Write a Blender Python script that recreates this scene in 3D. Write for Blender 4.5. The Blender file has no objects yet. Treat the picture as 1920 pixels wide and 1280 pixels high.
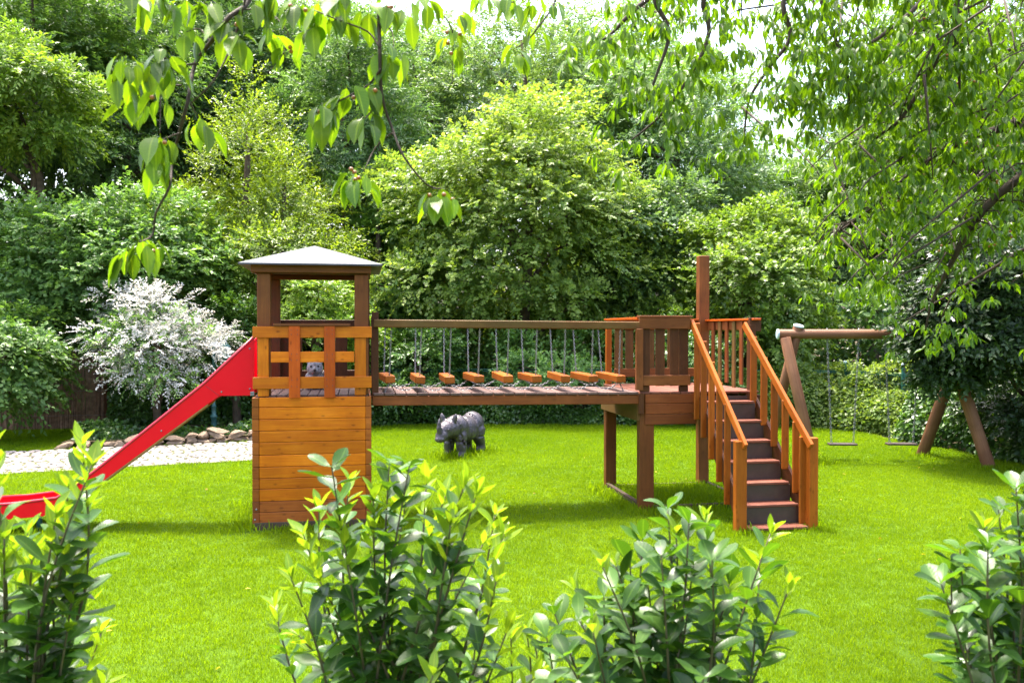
import bpy, bmesh, math, random
import numpy as np
from mathutils import Vector, Matrix

random.seed(7)
S = bpy.context.scene
COL = S.collection

# ------------------------------------------------------------------ camera
F_PX = 1620.0
CAM = Vector((0.0, 0.0, 2.235))
YAW, PITCH = math.radians(9.98), math.radians(0.778)
cd = bpy.data.cameras.new('camera')
cam = bpy.data.objects.new('camera', cd)
COL.objects.link(cam)
cam.location = CAM
cam.rotation_euler = (math.pi / 2 - PITCH, 0.0, -YAW)
cd.sensor_width = 36.0
cd.lens = F_PX / 1920 * 36.0
cd.clip_start, cd.clip_end = 0.05, 600
cd.dof.use_dof = True
cd.dof.focus_distance = 11.0
cd.dof.aperture_fstop = 5.0
S.camera = cam

FW = Vector((math.sin(YAW) * math.cos(PITCH), math.cos(YAW) * math.cos(PITCH), -math.sin(PITCH)))
RT = Vector((math.cos(YAW), -math.sin(YAW), 0.0))
UP = RT.cross(FW)

def ray(x, y):
    return FW + RT * ((x - 960) / F_PX) + UP * ((640 - y) / F_PX)
def at(x, y, Y):                      # point of the place at depth Y behind photo position x, y
    d = ray(x, y)
    return CAM + d * (Y / d.y)
def dist(x, y, w):                    # the same at w metres along the view axis
    return CAM + ray(x, y) * w
def ground(x, y, z=0.0):
    d = ray(x, y)
    return CAM + d * ((z - CAM.z) / d.z)

# ------------------------------------------------------------------ light
SUN_EL = math.radians(73)
sh = Vector((-0.40, 0.92, 0)).normalized()
sun_dir = Vector((sh.x * math.cos(SUN_EL), sh.y * math.cos(SUN_EL), math.sin(SUN_EL)))
w = bpy.data.worlds.new('World')
S.world = w
w.use_nodes = True
nt = w.node_tree
bg = nt.nodes['Background']
sky = nt.nodes.new('ShaderNodeTexSky')
sky.sky_type = 'NISHITA'
sky.sun_disc = False
sky.sun_elevation = SUN_EL
sky.sun_rotation = math.atan2(sh.x, sh.y)
sky.air_density = 1.0
sky.dust_density = 6.0
sky.ozone_density = 1.0
nt.links.new(sky.outputs[0], bg.inputs[0])
bg.inputs[1].default_value = 0.15
sl = bpy.data.lights.new('sun', 'SUN')
sl.energy = 2.0
sl.angle = math.radians(6.0)
sl.color = (1.0, 0.95, 0.86)
so = bpy.data.objects.new('sun', sl)
so.rotation_euler = (-sun_dir).to_track_quat('-Z', 'Y').to_euler()
so.location = (0, 0, 30)
COL.objects.link(so)

S.view_settings.view_transform = 'Standard'
S.view_settings.look = 'None'
S.view_settings.gamma = 1.0
S.view_settings.use_curve_mapping = False
S.view_settings.exposure = 2.65
S.cycles.use_denoising = True
S.cycles.max_bounces = 8
S.cycles.diffuse_bounces = 4
S.cycles.transmission_bounces = 6
S.cycles.transparent_max_bounces = 8
S.cycles.sample_clamp_indirect = 6.0

# ------------------------------------------------------------------ node helpers
def new_mat(name):
    m = bpy.data.materials.new(name)
    m.use_nodes = True
    t = m.node_tree
    return m, t, t.nodes['Principled BSDF'], t.nodes['Material Output']
def N(t, kind, **kw):
    n = t.nodes.new(kind)
    for k, v in kw.items():
        setattr(n, k, v)
    return n
def mixrgb(t, fac, a, b, mode='MIX'):
    n = t.nodes.new('ShaderNodeMix')
    n.data_type = 'RGBA'
    n.blend_type = mode
    for sock, v in ((n.inputs[0], fac), (n.inputs[6], a), (n.inputs[7], b)):
        if isinstance(v, (int, float)):
            sock.default_value = v
        elif isinstance(v, tuple):
            sock.default_value = (*v[:3], 1)
        else:
            t.links.new(v, sock)
    return n.outputs[2]
def noise(t, vec, scale, detail=3.0, rough=0.55):
    n = N(t, 'ShaderNodeTexNoise')
    n.inputs['Scale'].default_value = scale
    n.inputs['Detail'].default_value = detail
    n.inputs['Roughness'].default_value = rough
    if vec is not None:
        t.links.new(vec, n.inputs['Vector'])
    return n.outputs['Fac']
def ramp(t, v, a, b, lo=0.0, hi=1.0):
    n = N(t, 'ShaderNodeMapRange')
    n.inputs['From Min'].default_value = a
    n.inputs['From Max'].default_value = b
    n.inputs['To Min'].default_value = lo
    n.inputs['To Max'].default_value = hi
    t.links.new(v, n.inputs['Value'])
    return n.outputs[0]
def math_(t, op, a, b=0.0):
    n = N(t, 'ShaderNodeMath', operation=op)
    for s, v in ((n.inputs[0], a), (n.inputs[1], b)):
        if isinstance(v, (int, float)):
            s.default_value = v
        else:
            t.links.new(v, s)
    return n.outputs[0]
def bump(t, h, strength, dist_, p):
    b = N(t, 'ShaderNodeBump')
    b.inputs['Strength'].default_value = strength
    b.inputs['Distance'].default_value = dist_
    t.links.new(h, b.inputs['Height'])
    t.links.new(b.outputs[0], p.inputs['Normal'])

def wood(name, c1, c2, knots=0.6, algae=0.0, rough=0.5, wear=0.25):
    m, t, p, out = new_mat(name)
    tc = N(t, 'ShaderNodeTexCoord')
    oi = N(t, 'ShaderNodeObjectInfo')
    off = N(t, 'ShaderNodeVectorMath', operation='SCALE')
    cmb = N(t, 'ShaderNodeCombineXYZ')
    t.links.new(oi.outputs['Random'], cmb.inputs[0])
    t.links.new(oi.outputs['Random'], cmb.inputs[1])
    t.links.new(oi.outputs['Random'], cmb.inputs[2])
    t.links.new(cmb.outputs[0], off.inputs[0])
    off.inputs['Scale'].default_value = 37.0
    add = N(t, 'ShaderNodeVectorMath', operation='ADD')
    t.links.new(tc.outputs['Object'], add.inputs[0])
    t.links.new(off.outputs[0], add.inputs[1])
    def stretched(sx, sy):
        mp = N(t, 'ShaderNodeMapping')
        mp.inputs['Scale'].default_value = (sx, sy, sy)
        t.links.new(add.outputs[0], mp.inputs[0])
        return mp.outputs[0]
    grain = noise(t, stretched(2.2, 42), 1.0, 5.0, 0.65)
    broad = noise(t, stretched(1.3, 8), 1.0, 3.0)
    vo = N(t, 'ShaderNodeTexVoronoi')
    vo.inputs['Scale'].default_value = 1.0
    t.links.new(stretched(6.5, 13.5), vo.inputs['Vector'])
    knot = ramp(t, vo.outputs['Distance'], 0.07, 0.20, 1.0, 0.0)
    halo = ramp(t, vo.outputs['Distance'], 0.10, 0.5, 1.0, 0.0)
    base = mixrgb(t, ramp(t, grain, 0.3, 0.72), c1, c2)
    base = mixrgb(t, ramp(t, broad, 0.35, 0.7, 0.0, 0.55), base, c2)
    base = mixrgb(t, math_(t, 'MULTIPLY', halo, 0.35 * knots), base, c2)
    dk = tuple(v * 0.32 for v in c2)
    base = mixrgb(t, math_(t, 'MULTIPLY', knot, knots), base, dk)
    if wear:
        wn = noise(t, tc.outputs['Object'], 3.3, 4.0, 0.6)
        base = mixrgb(t, ramp(t, wn, 0.5, 0.75, 0.0, wear), base, tuple(v * 0.5 for v in c2))
    if algae:
        an = noise(t, stretched(1.1, 3.0), 1.0, 3.0)
        base = mixrgb(t, ramp(t, an, 0.38, 0.68, 0.0, algae), base, (0.075, 0.07, 0.018))
    gp = N(t, 'ShaderNodeNewGeometry')
    fade = noise(t, gp.outputs['Position'], 2.6, 4.0, 0.6)
    base = mixrgb(t, ramp(t, fade, .45, .72, 0, .38), base, tuple(v * .62 for v in c2))
    base = mixrgb(t, ramp(t, fade, .30, .45, .22, 0), base, tuple(min(1, v * 1.2 + .02) for v in c1))
    vr = ramp(t, oi.outputs['Random'], 0, 1, 0.80, 1.18)
    hs = N(t, 'ShaderNodeHueSaturation')
    t.links.new(vr, hs.inputs['Value'])
    t.links.new(base, hs.inputs['Color'])
    t.links.new(hs.outputs[0], p.inputs['Base Color'])
    p.inputs['Roughness'].default_value = rough
    p.inputs['Specular IOR Level'].default_value = 0.22
    bump(t, math_(t, 'SUBTRACT', grain, math_(t, 'MULTIPLY', knot, 0.4)), 0.35, 0.004, p)
    return m

def plain(name, col, rough=0.5, metal=0.0, var=0.15, scale=6.0, bumps=0.0, spec=0.5, dirt=None):
    m, t, p, out = new_mat(name)
    tc = N(t, 'ShaderNodeTexCoord')
    n = noise(t, tc.outputs['Object'], scale, 5.0, 0.6)
    c = mixrgb(t, ramp(t, n, 0.3, 0.7), tuple(v * (1 - var) for v in col), tuple(min(1, v * (1 + var)) for v in col))
    if dirt:
        n2 = noise(t, tc.outputs['Object'], scale * 0.45, 6.0, 0.7)
        c = mixrgb(t, ramp(t, n2, 0.5, 0.72, 0, 0.6), c, dirt)
    t.links.new(c, p.inputs['Base Color'])
    p.inputs['Roughness'].default_value = rough
    p.inputs['Metallic'].default_value = metal
    p.inputs['Specular IOR Level'].default_value = spec
    if bumps:
        bump(t, noise(t, tc.outputs['Object'], scale * 3, 6.0, 0.65), bumps, 0.02, p)
    return m

def leaf_mat(name, dark, light, transl=0.45, rough=0.45, spec=0.4, tcol=None, objvar=0.15, pos_noise=0.0, veins=False):
    m, t, p, out = new_mat(name)
    at_ = N(t, 'ShaderNodeAttribute', attribute_name='tint')
    oi = N(t, 'ShaderNodeObjectInfo')
    c = mixrgb(t, at_.outputs['Fac'], dark, light)
    if pos_noise:
        g = N(t, 'ShaderNodeNewGeometry')
        nn = noise(t, g.outputs['Position'], 0.33, 4.0, 0.6)
        c = mixrgb(t, ramp(t, nn, 0.40, 0.70, 0, pos_noise), c, (dark[0] * 0.75, dark[1] * 0.85, dark[2]))
    if veins:
        rib = N(t, 'ShaderNodeAttribute', attribute_name='rib').outputs['Fac']
        alo = N(t, 'ShaderNodeAttribute', attribute_name='along').outputs['Fac']
        v_ = math_(t, 'SINE', math_(t, 'MULTIPLY', math_(t, 'SUBTRACT', alo, math_(t, 'MULTIPLY', rib, .16)), 62.0))
        c = mixrgb(t, ramp(t, v_, .72, 1.0, 0, .10), c, (light[0] * 1.35, light[1] * 1.3, light[2] * 1.6))
        c = mixrgb(t, ramp(t, rib, .05, .14, .6, 0), c, (light[0] * 1.8, light[1] * 1.5, light[2] * 2))
        g2 = N(t, 'ShaderNodeNewGeometry')
        sp = noise(t, g2.outputs['Position'], 55.0, 3.0)
        c = mixrgb(t, ramp(t, sp, .66, .74, 0, .35), c, (.10, .075, .02))
        bump(t, v_, .08, .001, p)
    hs = N(t, 'ShaderNodeHueSaturation')
    t.links.new(ramp(t, oi.outputs['Random'], 0, 1, 1 - objvar, 1 + objvar), hs.inputs['Value'])
    t.links.new(c, hs.inputs['Color'])
    c = hs.outputs[0]
    t.links.new(c, p.inputs['Base Color'])
    p.inputs['Roughness'].default_value = rough
    p.inputs['Specular IOR Level'].default_value = spec
    tr = N(t, 'ShaderNodeBsdfTranslucent')
    tc = mixrgb(t, 1.0, c, tcol or (1.5, 1.45, 0.55), 'MULTIPLY')
    t.links.new(tc, tr.inputs['Color'])
    mx = N(t, 'ShaderNodeMixShader')
    mx.inputs[0].default_value = transl
    t.links.new(p.outputs[0], mx.inputs[1])
    t.links.new(tr.outputs[0], mx.inputs[2])
    t.links.new(mx.outputs[0], out.inputs[0])
    return m

M = {}
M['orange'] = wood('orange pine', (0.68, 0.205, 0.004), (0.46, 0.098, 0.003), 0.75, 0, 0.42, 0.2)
M['corner'] = wood('weathered corner boards', (0.40, 0.115, 0.012), (0.25, 0.062, 0.008), 0.5, 0.05, 0.5, 0.4)
M['damp'] = wood('damp orange pine', (0.36, 0.095, 0.012), (0.22, 0.052, 0.008), 0.6, 0.12, 0.5, 0.6)
M['orange_red'] = wood('red orange pine', (0.50, 0.092, 0.004), (0.35, 0.052, 0.004), 0.6, 0, 0.42, 0.15)
M['rail'] = wood('rail pine', (0.37, 0.105, 0.010), (0.25, 0.058, 0.007), 0.5, 0, 0.36, 0.12)
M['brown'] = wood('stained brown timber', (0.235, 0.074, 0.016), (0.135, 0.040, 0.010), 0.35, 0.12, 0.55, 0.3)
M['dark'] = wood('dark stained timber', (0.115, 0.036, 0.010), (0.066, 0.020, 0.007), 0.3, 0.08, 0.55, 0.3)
M['mossy'] = wood('algae tinged timber', (0.19, 0.085, 0.020), (0.115, 0.048, 0.013), 0.3, 0.6, 0.6, 0.3)
M['redbrown'] = wood('red brown timber', (0.24, 0.064, 0.013), (0.14, 0.034, 0.009), 0.4, 0.12, 0.5, 0.25)
M['deck'] = wood('weathered pinkish decking', (0.165, 0.098, 0.082), (0.10, 0.058, 0.049), 0.2, 0, 0.6, 0.35)
M['tread'] = wood('red brown tread', (0.215, 0.075, 0.046), (0.135, 0.046, 0.029), 0.2, 0, 0.5, 0.2)
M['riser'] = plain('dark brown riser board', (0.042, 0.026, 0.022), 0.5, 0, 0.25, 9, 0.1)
M['sill'] = wood('damp sill timber', (0.085, 0.052, 0.034), (0.05, 0.03, 0.022), 0.1, 0.2, 0.75, 0.3)
M['log'] = wood('round pole timber', (0.25, 0.115, 0.06), (0.155, 0.066, 0.033), 0.2, 0.15, 0.6, 0.25)
M['roofing'] = plain('grey roofing sheet', (0.075, 0.075, 0.09), 0.55, 0.0, 0.22, 3, 0.08, 0.25, dirt=(0.2, 0.2, 0.19))
M['red'] = plain('red slide paint', (0.76, 0.001, 0.012), 0.34, 0, 0.06, 2, 0, 0.25)
M['darkred'] = plain('dark red rim', (0.40, 0.005, 0.02), 0.35, 0, 0.08, 3)
M['edgewood'] = plain('raw panel edge', (0.45, 0.30, 0.12), 0.6, 0, 0.2, 20)
M['steel'] = plain('dull galvanised steel', (0.22, 0.22, 0.23), 0.5, 0.6, 0.25, 40)
M['black'] = plain('dark rubber', (0.05, 0.05, 0.055), 0.6, 0, 0.2, 10)
M['bluegrey'] = plain('pale blue end cap', (0.40, 0.50, 0.55), 0.5, 0, 0.1, 10)
M['lampgreen'] = plain('dark green cast iron', (0.018, 0.07, 0.065), 0.4, 0.2, 0.2, 10)
M['lampglass'] = plain('frosted lantern glass', (0.55, 0.60, 0.58), 0.15, 0, 0.1, 10)
M['fencegreen'] = plain('green coated wire', (0.01, 0.085, 0.06), 0.5, 0, 0.15, 10)
M['stone'] = plain('warm sandstone', (0.21, 0.15, 0.10), 0.85, 0, 0.4, 5, 0.6, 0.2, dirt=(0.17, 0.12, 0.10))
M['cobble'] = plain('pale cobble', (0.22, 0.195, 0.175), 0.8, 0, 0.25, 4, 0.4, 0.25, dirt=(0.17, 0.145, 0.125))
M['joint'] = plain('sandy joint', (0.085, 0.085, 0.045), 0.95, 0, 0.35, 7, 0.3, 0.1, dirt=(0.10, 0.13, 0.03))
M['soil'] = plain('woodland soil', (0.055, 0.042, 0.022), 0.95, 0, 0.5, 1.2, 0.4, 0.1, dirt=(0.035, 0.055, 0.015))
M['turf'] = plain('turf', (0.052, 0.098, 0.005), 0.95, 0, 0.15, 1.2, 0.3, 0.1)
M['reed'] = plain('dry reed', (0.20, 0.12, 0.075), 0.8, 0, 0.45, 11, 0.2, 0.2)
M['bark'] = plain('grey brown bark', (0.085, 0.062, 0.042), 0.9, 0, 0.4, 9, 0.6, 0.2)
M['twig'] = plain('dark cherry twig', (0.05, 0.033, 0.022), 0.75, 0, 0.4, 30, 0.3, 0.3)
M['stem'] = plain('green brown stem', (0.075, 0.06, 0.022), 0.6, 0, 0.4, 20, 0.1)
M['cherry'] = plain('ripening cherry', (0.27, 0.10, 0.025), 0.3, 0, 0.45, 25)
M['statue'] = plain('weathered grey lead', (0.060, 0.050, 0.060), 0.34, 0.15, 0.18, 10, 0.35, 0.6, dirt=(0.045, 0.038, 0.043))
M['figure'] = plain('grey white figure', (0.24, 0.225, 0.24), 0.7, 0, 0.75, 34, 0.3, dirt=(0.04, 0.036, 0.04))
M['eye'] = plain('dark eye', (0.01, 0.01, 0.01), 0.2)

M['maple'] = leaf_mat('field maple leaf', (0.085, 0.165, 0.032), (0.27, 0.345, 0.065), 0.44, 0.4, 0.42, (1.3, 1.35, 0.55))
M['maple2'] = leaf_mat('bright maple leaf', (0.080, 0.170, 0.024), (0.25, 0.35, 0.045), 0.44, 0.4, 0.42, (1.3, 1.35, 0.55))
M['horn'] = leaf_mat('hornbeam leaf', (0.085, 0.165, 0.018), (0.26, 0.34, 0.035), 0.45, 0.4, 0.45, (1.35, 1.35, 0.5))
M['mid'] = leaf_mat('mid green leaf', (0.060, 0.145, 0.034), (0.195, 0.32, 0.075), 0.42, 0.4, 0.4, (1.3, 1.35, 0.55))
M['deep'] = leaf_mat('deep green leaf', (0.050, 0.120, 0.040), (0.175, 0.29, 0.095), 0.42, 0.4, 0.4, (1.3, 1.35, 0.55))
M['grey'] = leaf_mat('grey green leaf', (0.070, 0.142, 0.056), (0.205, 0.315, 0.11), 0.42, 0.4, 0.4, (1.3, 1.35, 0.55))
M['pale'] = leaf_mat('pale green leaf', (0.085, 0.165, 0.052), (0.25, 0.35, 0.12), 0.42, 0.38, 0.5, (1.25, 1.3, 0.55))
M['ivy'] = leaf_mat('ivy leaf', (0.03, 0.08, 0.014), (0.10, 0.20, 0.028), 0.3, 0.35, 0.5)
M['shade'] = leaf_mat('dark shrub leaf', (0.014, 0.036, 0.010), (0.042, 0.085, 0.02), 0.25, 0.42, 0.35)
M['bramble'] = leaf_mat('bramble leaf', (0.07, 0.14, 0.022), (0.24, 0.32, 0.055), 0.42)
M['whiteleaf'] = leaf_mat('cream white leaf', (0.46, 0.45, 0.41), (0.70, 0.67, 0.64), 0.3, 0.5, 0.3, (1.0, 1.0, 0.9))
M['petal'] = leaf_mat('white petal', (0.6, 0.55, 0.5), (0.8, 0.75, 0.72), 0.2, 0.6, 0.3, (1, 1, 0.95))
M['grass'] = leaf_mat('lawn grass', (0.092, 0.170, 0.002), (0.200, 0.285, 0.004), 0.45, 0.5, 0.08, (1.5, 1.5, 0.35), 0.05, 0.55)
M['laurel'] = leaf_mat('glossy laurel leaf', (0.022, 0.062, 0.012), (0.060, 0.130, 0.018), 0.33, 0.34, 0.30, (2.2, 2.2, 0.35), 0.35, 0, True)
M['laurel_young'] = leaf_mat('young laurel leaf', (0.13, 0.225, 0.015), (0.21, 0.31, 0.020), 0.5, 0.34, 0.45, (1.4, 1.4, 0.5), 0.25, 0, True)
M['cherrybacklit'] = leaf_mat('young cherry leaf', (0.045, 0.100, 0.010), (0.135, 0.225, 0.016), 0.42, 0.38, 0.35, (2.0, 2.0, 0.4), 0.35, 0, True)  # lighter copy of the cherry leaf, backlight put into its colour
M['cherryleaf'] = leaf_mat('cherry leaf', (0.030, 0.075, 0.008), (0.10, 0.18, 0.012), 0.42, 0.4, 0.3, (2.5, 2.5, 0.4), 0.35, 0, True)

# ------------------------------------------------------------------ object helpers
W = {}
def link(o, parent=None, mw=None):
    mw = mw or Matrix()
    COL.objects.link(o)
    W[o.name] = mw
    if parent is not None:
        o.parent = parent
        o.matrix_basis = W[parent.name].inverted() @ mw
    else:
        o.matrix_basis = mw
    return o
def tag(o, label=None, cat=None, group=None, kind=None):
    for k, v in (('label', label), ('category', cat), ('group', group), ('kind', kind)):
        if v:
            o[k] = v
    return o
def thing(name, loc, label, cat, group=None):
    o = bpy.data.objects.new(name, None)
    o.empty_display_size = 0.2
    link(o, None, Matrix.Translation(loc))
    return tag(o, label, cat, group)
def mesh_obj(name, me, mat, parent=None, mw=None):
    o = bpy.data.objects.new(name, me)
    if mat is not None and not me.materials:
        me.materials.append(mat)
    return link(o, parent, mw)
def bm_obj(name, bm, mat, parent=None, mw=None, smooth=False):
    me = bpy.data.meshes.new(name)
    bm.normal_update()
    bm.to_mesh(me)
    bm.free()
    if smooth:
        me.shade_smooth()
    return mesh_obj(name, me, mat, parent, mw)
def np_mesh(name, V, F, tint=None, smooth=False, extra=None):
    me = bpy.data.meshes.new(name)
    V = np.ascontiguousarray(V, dtype=np.float32)
    F = np.ascontiguousarray(F, dtype=np.int32)
    m_, k = F.shape
    me.vertices.add(len(V)); me.vertices.foreach_set('co', V.ravel())
    me.loops.add(m_ * k); me.loops.foreach_set('vertex_index', F.ravel())
    me.polygons.add(m_); me.polygons.foreach_set('loop_start', np.arange(m_, dtype=np.int32) * k)
    if tint is not None:
        a = me.attributes.new('tint', 'FLOAT', 'POINT')
        a.data.foreach_set('value', np.ascontiguousarray(tint, dtype=np.float32))
    for k_, arr in (extra or {}).items():
        a = me.attributes.new(k_, 'FLOAT', 'POINT')
        a.data.foreach_set('value', np.ascontiguousarray(arr, dtype=np.float32))
    me.update(calc_edges=True)
    if smooth:
        me.shade_smooth()
    return me

def frame(p0, p1, up=Vector((0, 0, 1))):
    x = (p1 - p0).normalized()
    if abs(x.dot(up)) > 0.98:
        up = Vector((0, 1, 0))
    y = up.cross(x).normalized()
    z = x.cross(y)
    m = Matrix((x, y, z)).transposed().to_4x4()
    m.translation = (p0 + p1) / 2
    return m
def box_bm(L, wy, hz, bev=0.004, jitter=0.0):
    bm = bmesh.new()
    bmesh.ops.create_cube(bm, size=1.0)
    for v in bm.verts:
        v.co = Vector((v.co.x * L, v.co.y * wy, v.co.z * hz))
    if bev:
        bmesh.ops.bevel(bm, geom=list(bm.edges), offset=bev, segments=1, affect='EDGES')
    return bm
def board(name, parent, p0, p1, thick, high, mat, up=None, bev=0.004):
    """timber from p0 to p1; `high` along up, `thick` across"""
    p0, p1 = Vector(p0), Vector(p1)
    mw = frame(p0, p1, up or Vector((0, 0, 1)))
    return bm_obj(name, box_bm((p1 - p0).length, thick, high, bev), M[mat], parent, mw)
def vboard(name, parent, x, y, z0, z1, wx, dy, mat, bev=0.004):
    """upright timber centred on x, y; wx wide along X, dy deep along Y"""
    p0, p1 = Vector((x, y, z0)), Vector((x, y, z1))
    mw = Matrix((Vector((0, 0, 1)), Vector((1, 0, 0)), Vector((0, 1, 0)))).transposed().to_4x4()
    mw.translation = (p0 + p1) / 2
    return bm_obj(name, box_bm(z1 - z0, wx, dy, bev), M[mat], parent, mw)
def tube_bm(bm, pts, radii, seg=8, cap=True):
    pts = [Vector(p) for p in pts]
    rings = []
    prev = None
    for i, p in enumerate(pts):
        d = (pts[min(i + 1, len(pts) - 1)] - pts[max(i - 1, 0)]).normalized()
        if prev is None:
            a = d.orthogonal().normalized()
        else:
            a = (prev - d * prev.dot(d)).normalized()
        prev = a
        b = d.cross(a)
        r = radii[i] if hasattr(radii, '__len__') else radii
        rings.append([bm.verts.new(p + (a * math.cos(2 * math.pi * k / seg) + b * math.sin(2 * math.pi * k / seg)) * r) for k in range(seg)])
    for r0, r1 in zip(rings, rings[1:]):
        for k in range(seg):
            bm.faces.new((r0[k], r0[(k + 1) % seg], r1[(k + 1) % seg], r1[k]))
    if cap:
        bm.faces.new(list(reversed(rings[0])))
        bm.faces.new(rings[-1])
    return bm
def tube(name, parent, pts, radii, mat, seg=8, smooth=True):
    bm = tube_bm(bmesh.new(), pts, radii, seg)
    return bm_obj(name, bm, M[mat], parent, W.get('_', Matrix()), smooth)
def chain_bm(bm, pts, link_len=0.034, wire=0.0042):
    """a run of interlocking oval links along the polyline"""
    pts = [Vector(p) for p in pts]
    seg = [(b - a).length for a, b in zip(pts, pts[1:])]
    total = sum(seg)
    n = max(2, int(total / (link_len * 0.78)))
    def along(s):
        for a, b, l in zip(pts, pts[1:], seg):
            if s <= l:
                return a.lerp(b, s / l), (b - a).normalized()
            s -= l
        return pts[-1], (pts[-1] - pts[-2]).normalized()
    for i in range(n):
        c, d = along(total * (i + 0.5) / n)
        a = d.orthogonal().normalized()
        b = d.cross(a)
        s_ = a if i % 2 else b
        nrm = b if i % 2 else a
        loop = []
        for k in range(8):
            th = 2 * math.pi * k / 8
            loop.append(c + d * math.cos(th) * link_len * 0.5 + s_ * math.sin(th) * link_len * 0.30)
        rings = []
        for k in range(8):
            out_ = (loop[k] - c).normalized()
            rings.append([bm.verts.new(loop[k] + (out_ * math.cos(q) + nrm * math.sin(q)) * wire) for q in (0, 2.094, 4.189)])
        for k in range(8):
            r0, r1 = rings[k], rings[(k + 1) % 8]
            for q in range(3):
                bm.faces.new((r0[q], r0[(q + 1) % 3], r1[(q + 1) % 3], r1[q]))
    return bm
def chain(parent, pts, **kw):
    return bm_obj('chain', chain_bm(bmesh.new(), pts, **kw), M['steel'], parent)
def sheet(name, poly, z, mat, kind='structure'):
    bm = bmesh.new()
    bm.faces.new([bm.verts.new((x, y, z)) for x, y in poly])
    bmesh.ops.triangulate(bm, faces=bm.faces)
    o = bm_obj(name, bm, mat)
    return tag(o, kind=kind)

# ------------------------------------------------------------------ ground
g = bmesh.new()
bmesh.ops.create_grid(g, x_segments=8, y_segments=8, size=260)
tag(bm_obj('ground', g, M['soil']), kind='structure')
LAWN = [(-14, -4), (11.2, -4), (11.0, 8), (10.75, 12.7), (10.7, 15.6), (10.75, 18.2), (5.5, 19.55), (0.3, 20.5), (-3.2, 20.3), (-3.0, 18.3), (-5.6, 19.0), (-5.6, 20.7), (-14, 20.5)]
sheet('lawn', LAWN, 0.006, M['turf'])
PATH = [(-14, 12.9), (-8.0, 13.93), (-5.47, 14.45), (-1.83, 15.18), (-0.55, 15.42), (-0.3, 16.4), (-0.5, 17.7), (-2.15, 17.78), (-6.47, 17.0), (-14, 15.8)]
sheet('cobbled_path', PATH, 0.014, M['joint'])
path_obj = bpy.data.objects['cobbled_path']

def inside(poly, x, y):
    x, y = np.asarray(x), np.asarray(y)
    r = np.zeros(x.shape, bool)
    n = len(poly)
    for i in range(n):
        x0, y0 = poly[i]; x1, y1 = poly[(i + 1) % n]
        c = ((y0 > y) != (y1 > y)) & (x < (x1 - x0) * (y - y0) / (y1 - y0 + 1e-12) + x0)
        r ^= c
    return r

# cobbles, laid in slightly wavy courses along the path
def cobbles():
    rng = random.Random(3)
    meshes = []
    for k in range(7):
        bm = box_bm(1, 1, 1, 0.16)
        for v in bm.verts:
            v.co += Vector((rng.uniform(-.06, .06), rng.uniform(-.06, .06), rng.uniform(-.05, .12) if v.co.z > 0 else 0))
        me = bpy.data.meshes.new('cobble')
        bm.to_mesh(me); bm.free()
        me.materials.append(M['cobble'])
        meshes.append(me)
    ang = math.atan2(15.18 - 14.45, -1.83 + 5.47)
    ca, sa = math.cos(ang), math.sin(ang)
    ox, oy = -5.47, 14.45
    items = []
    v = -1.6
    row = 0
    while v < 4.2:
        dv = rng.uniform(0.125, 0.165)
        u = -6.0 + rng.uniform(0, .15)
        while u < 8:
            du = rng.uniform(0.13, 0.24)
            uu, vv = u + du / 2, v + dv / 2 + 0.05 * math.sin(u * 1.3 + row)
            x, y = ox + uu * ca - vv * sa, oy + uu * sa + vv * ca
            if inside(PATH, x, y):
                p = Vector((x, y, 0)) - CAM
                px = 960 + F_PX * p.dot(RT) / p.dot(FW)
                if -120 < px < 760:
                    items.append((p.length, x, y, du - 0.034, dv - 0.032, rng.uniform(-.08, .08), rng.uniform(.044, .068)))
            u += du
        v += dv
        row += 1
    items.sort()
    seen = [i for i in items if not (i[1] > -1.25 and i[2] < 17.0 and i[1] < 0.15)]
    picks = set(id(i) for i in seen[::max(1, len(seen) // 300)][:300]) if len(seen) < 320 else set(id(i) for i in seen[:300])
    rest = bmesh.new()
    for it in items:
        _, x, y, du, dv, a, h = it
        mw = Matrix.Translation((x, y, 0.0)) @ Matrix.Rotation(ang + a, 4, 'Z') @ Matrix.Diagonal((du, dv, h, 1))
        me = rng.choice(meshes)
        if id(it) in picks:
            link(bpy.data.objects.new('cobble', me), path_obj, mw)
        else:
            n0 = len(rest.verts)
            rest.from_mesh(me)
            rest.verts.ensure_lookup_table()
            for vv in rest.verts[n0:]:
                vv.co = mw @ vv.co
    o = bm_obj('cobble_paving', rest, M['cobble'], path_obj)
    tag(o, kind='stuff')
cobbles()

# ------------------------------------------------------------------ play structure
X0, X1, YF, YB, ZD = -1.184, 0.126, 9.93, 11.23, 1.49
play = thing('play_structure', (X0, YF, 0), 'wooden climbing frame with roofed tower, chain bridge, open platform and stairs', 'climbing frame')

# tower: base sill ring, then everything else on it
bm = bmesh.new()
for (ax, ay, bx, by) in ((X0 + .015, YF + .02, X1 - .015, YF + .02), (X0 + .015, YB - .02, X1 - .015, YB - .02), (X0 + .03, YF + .06, X0 + .03, YB - .06), (X1 - .03, YF + .06, X1 - .03, YB - .06)):
    b = box_bm((Vector((bx, by, 0)) - Vector((ax, ay, 0))).length, 0.05, 0.09, 0.003)
    mw = frame(Vector((ax, ay, 0.045)), Vector((bx, by, 0.045)))
    for v in b.verts:
        v.co = mw @ v.co
    me = bpy.data.meshes.new('t'); b.to_mesh(me); b.free(); bm.from_mesh(me); bpy.data.meshes.remove(me)
tower = bm_obj('tower', bm, M['sill'], play)
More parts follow.
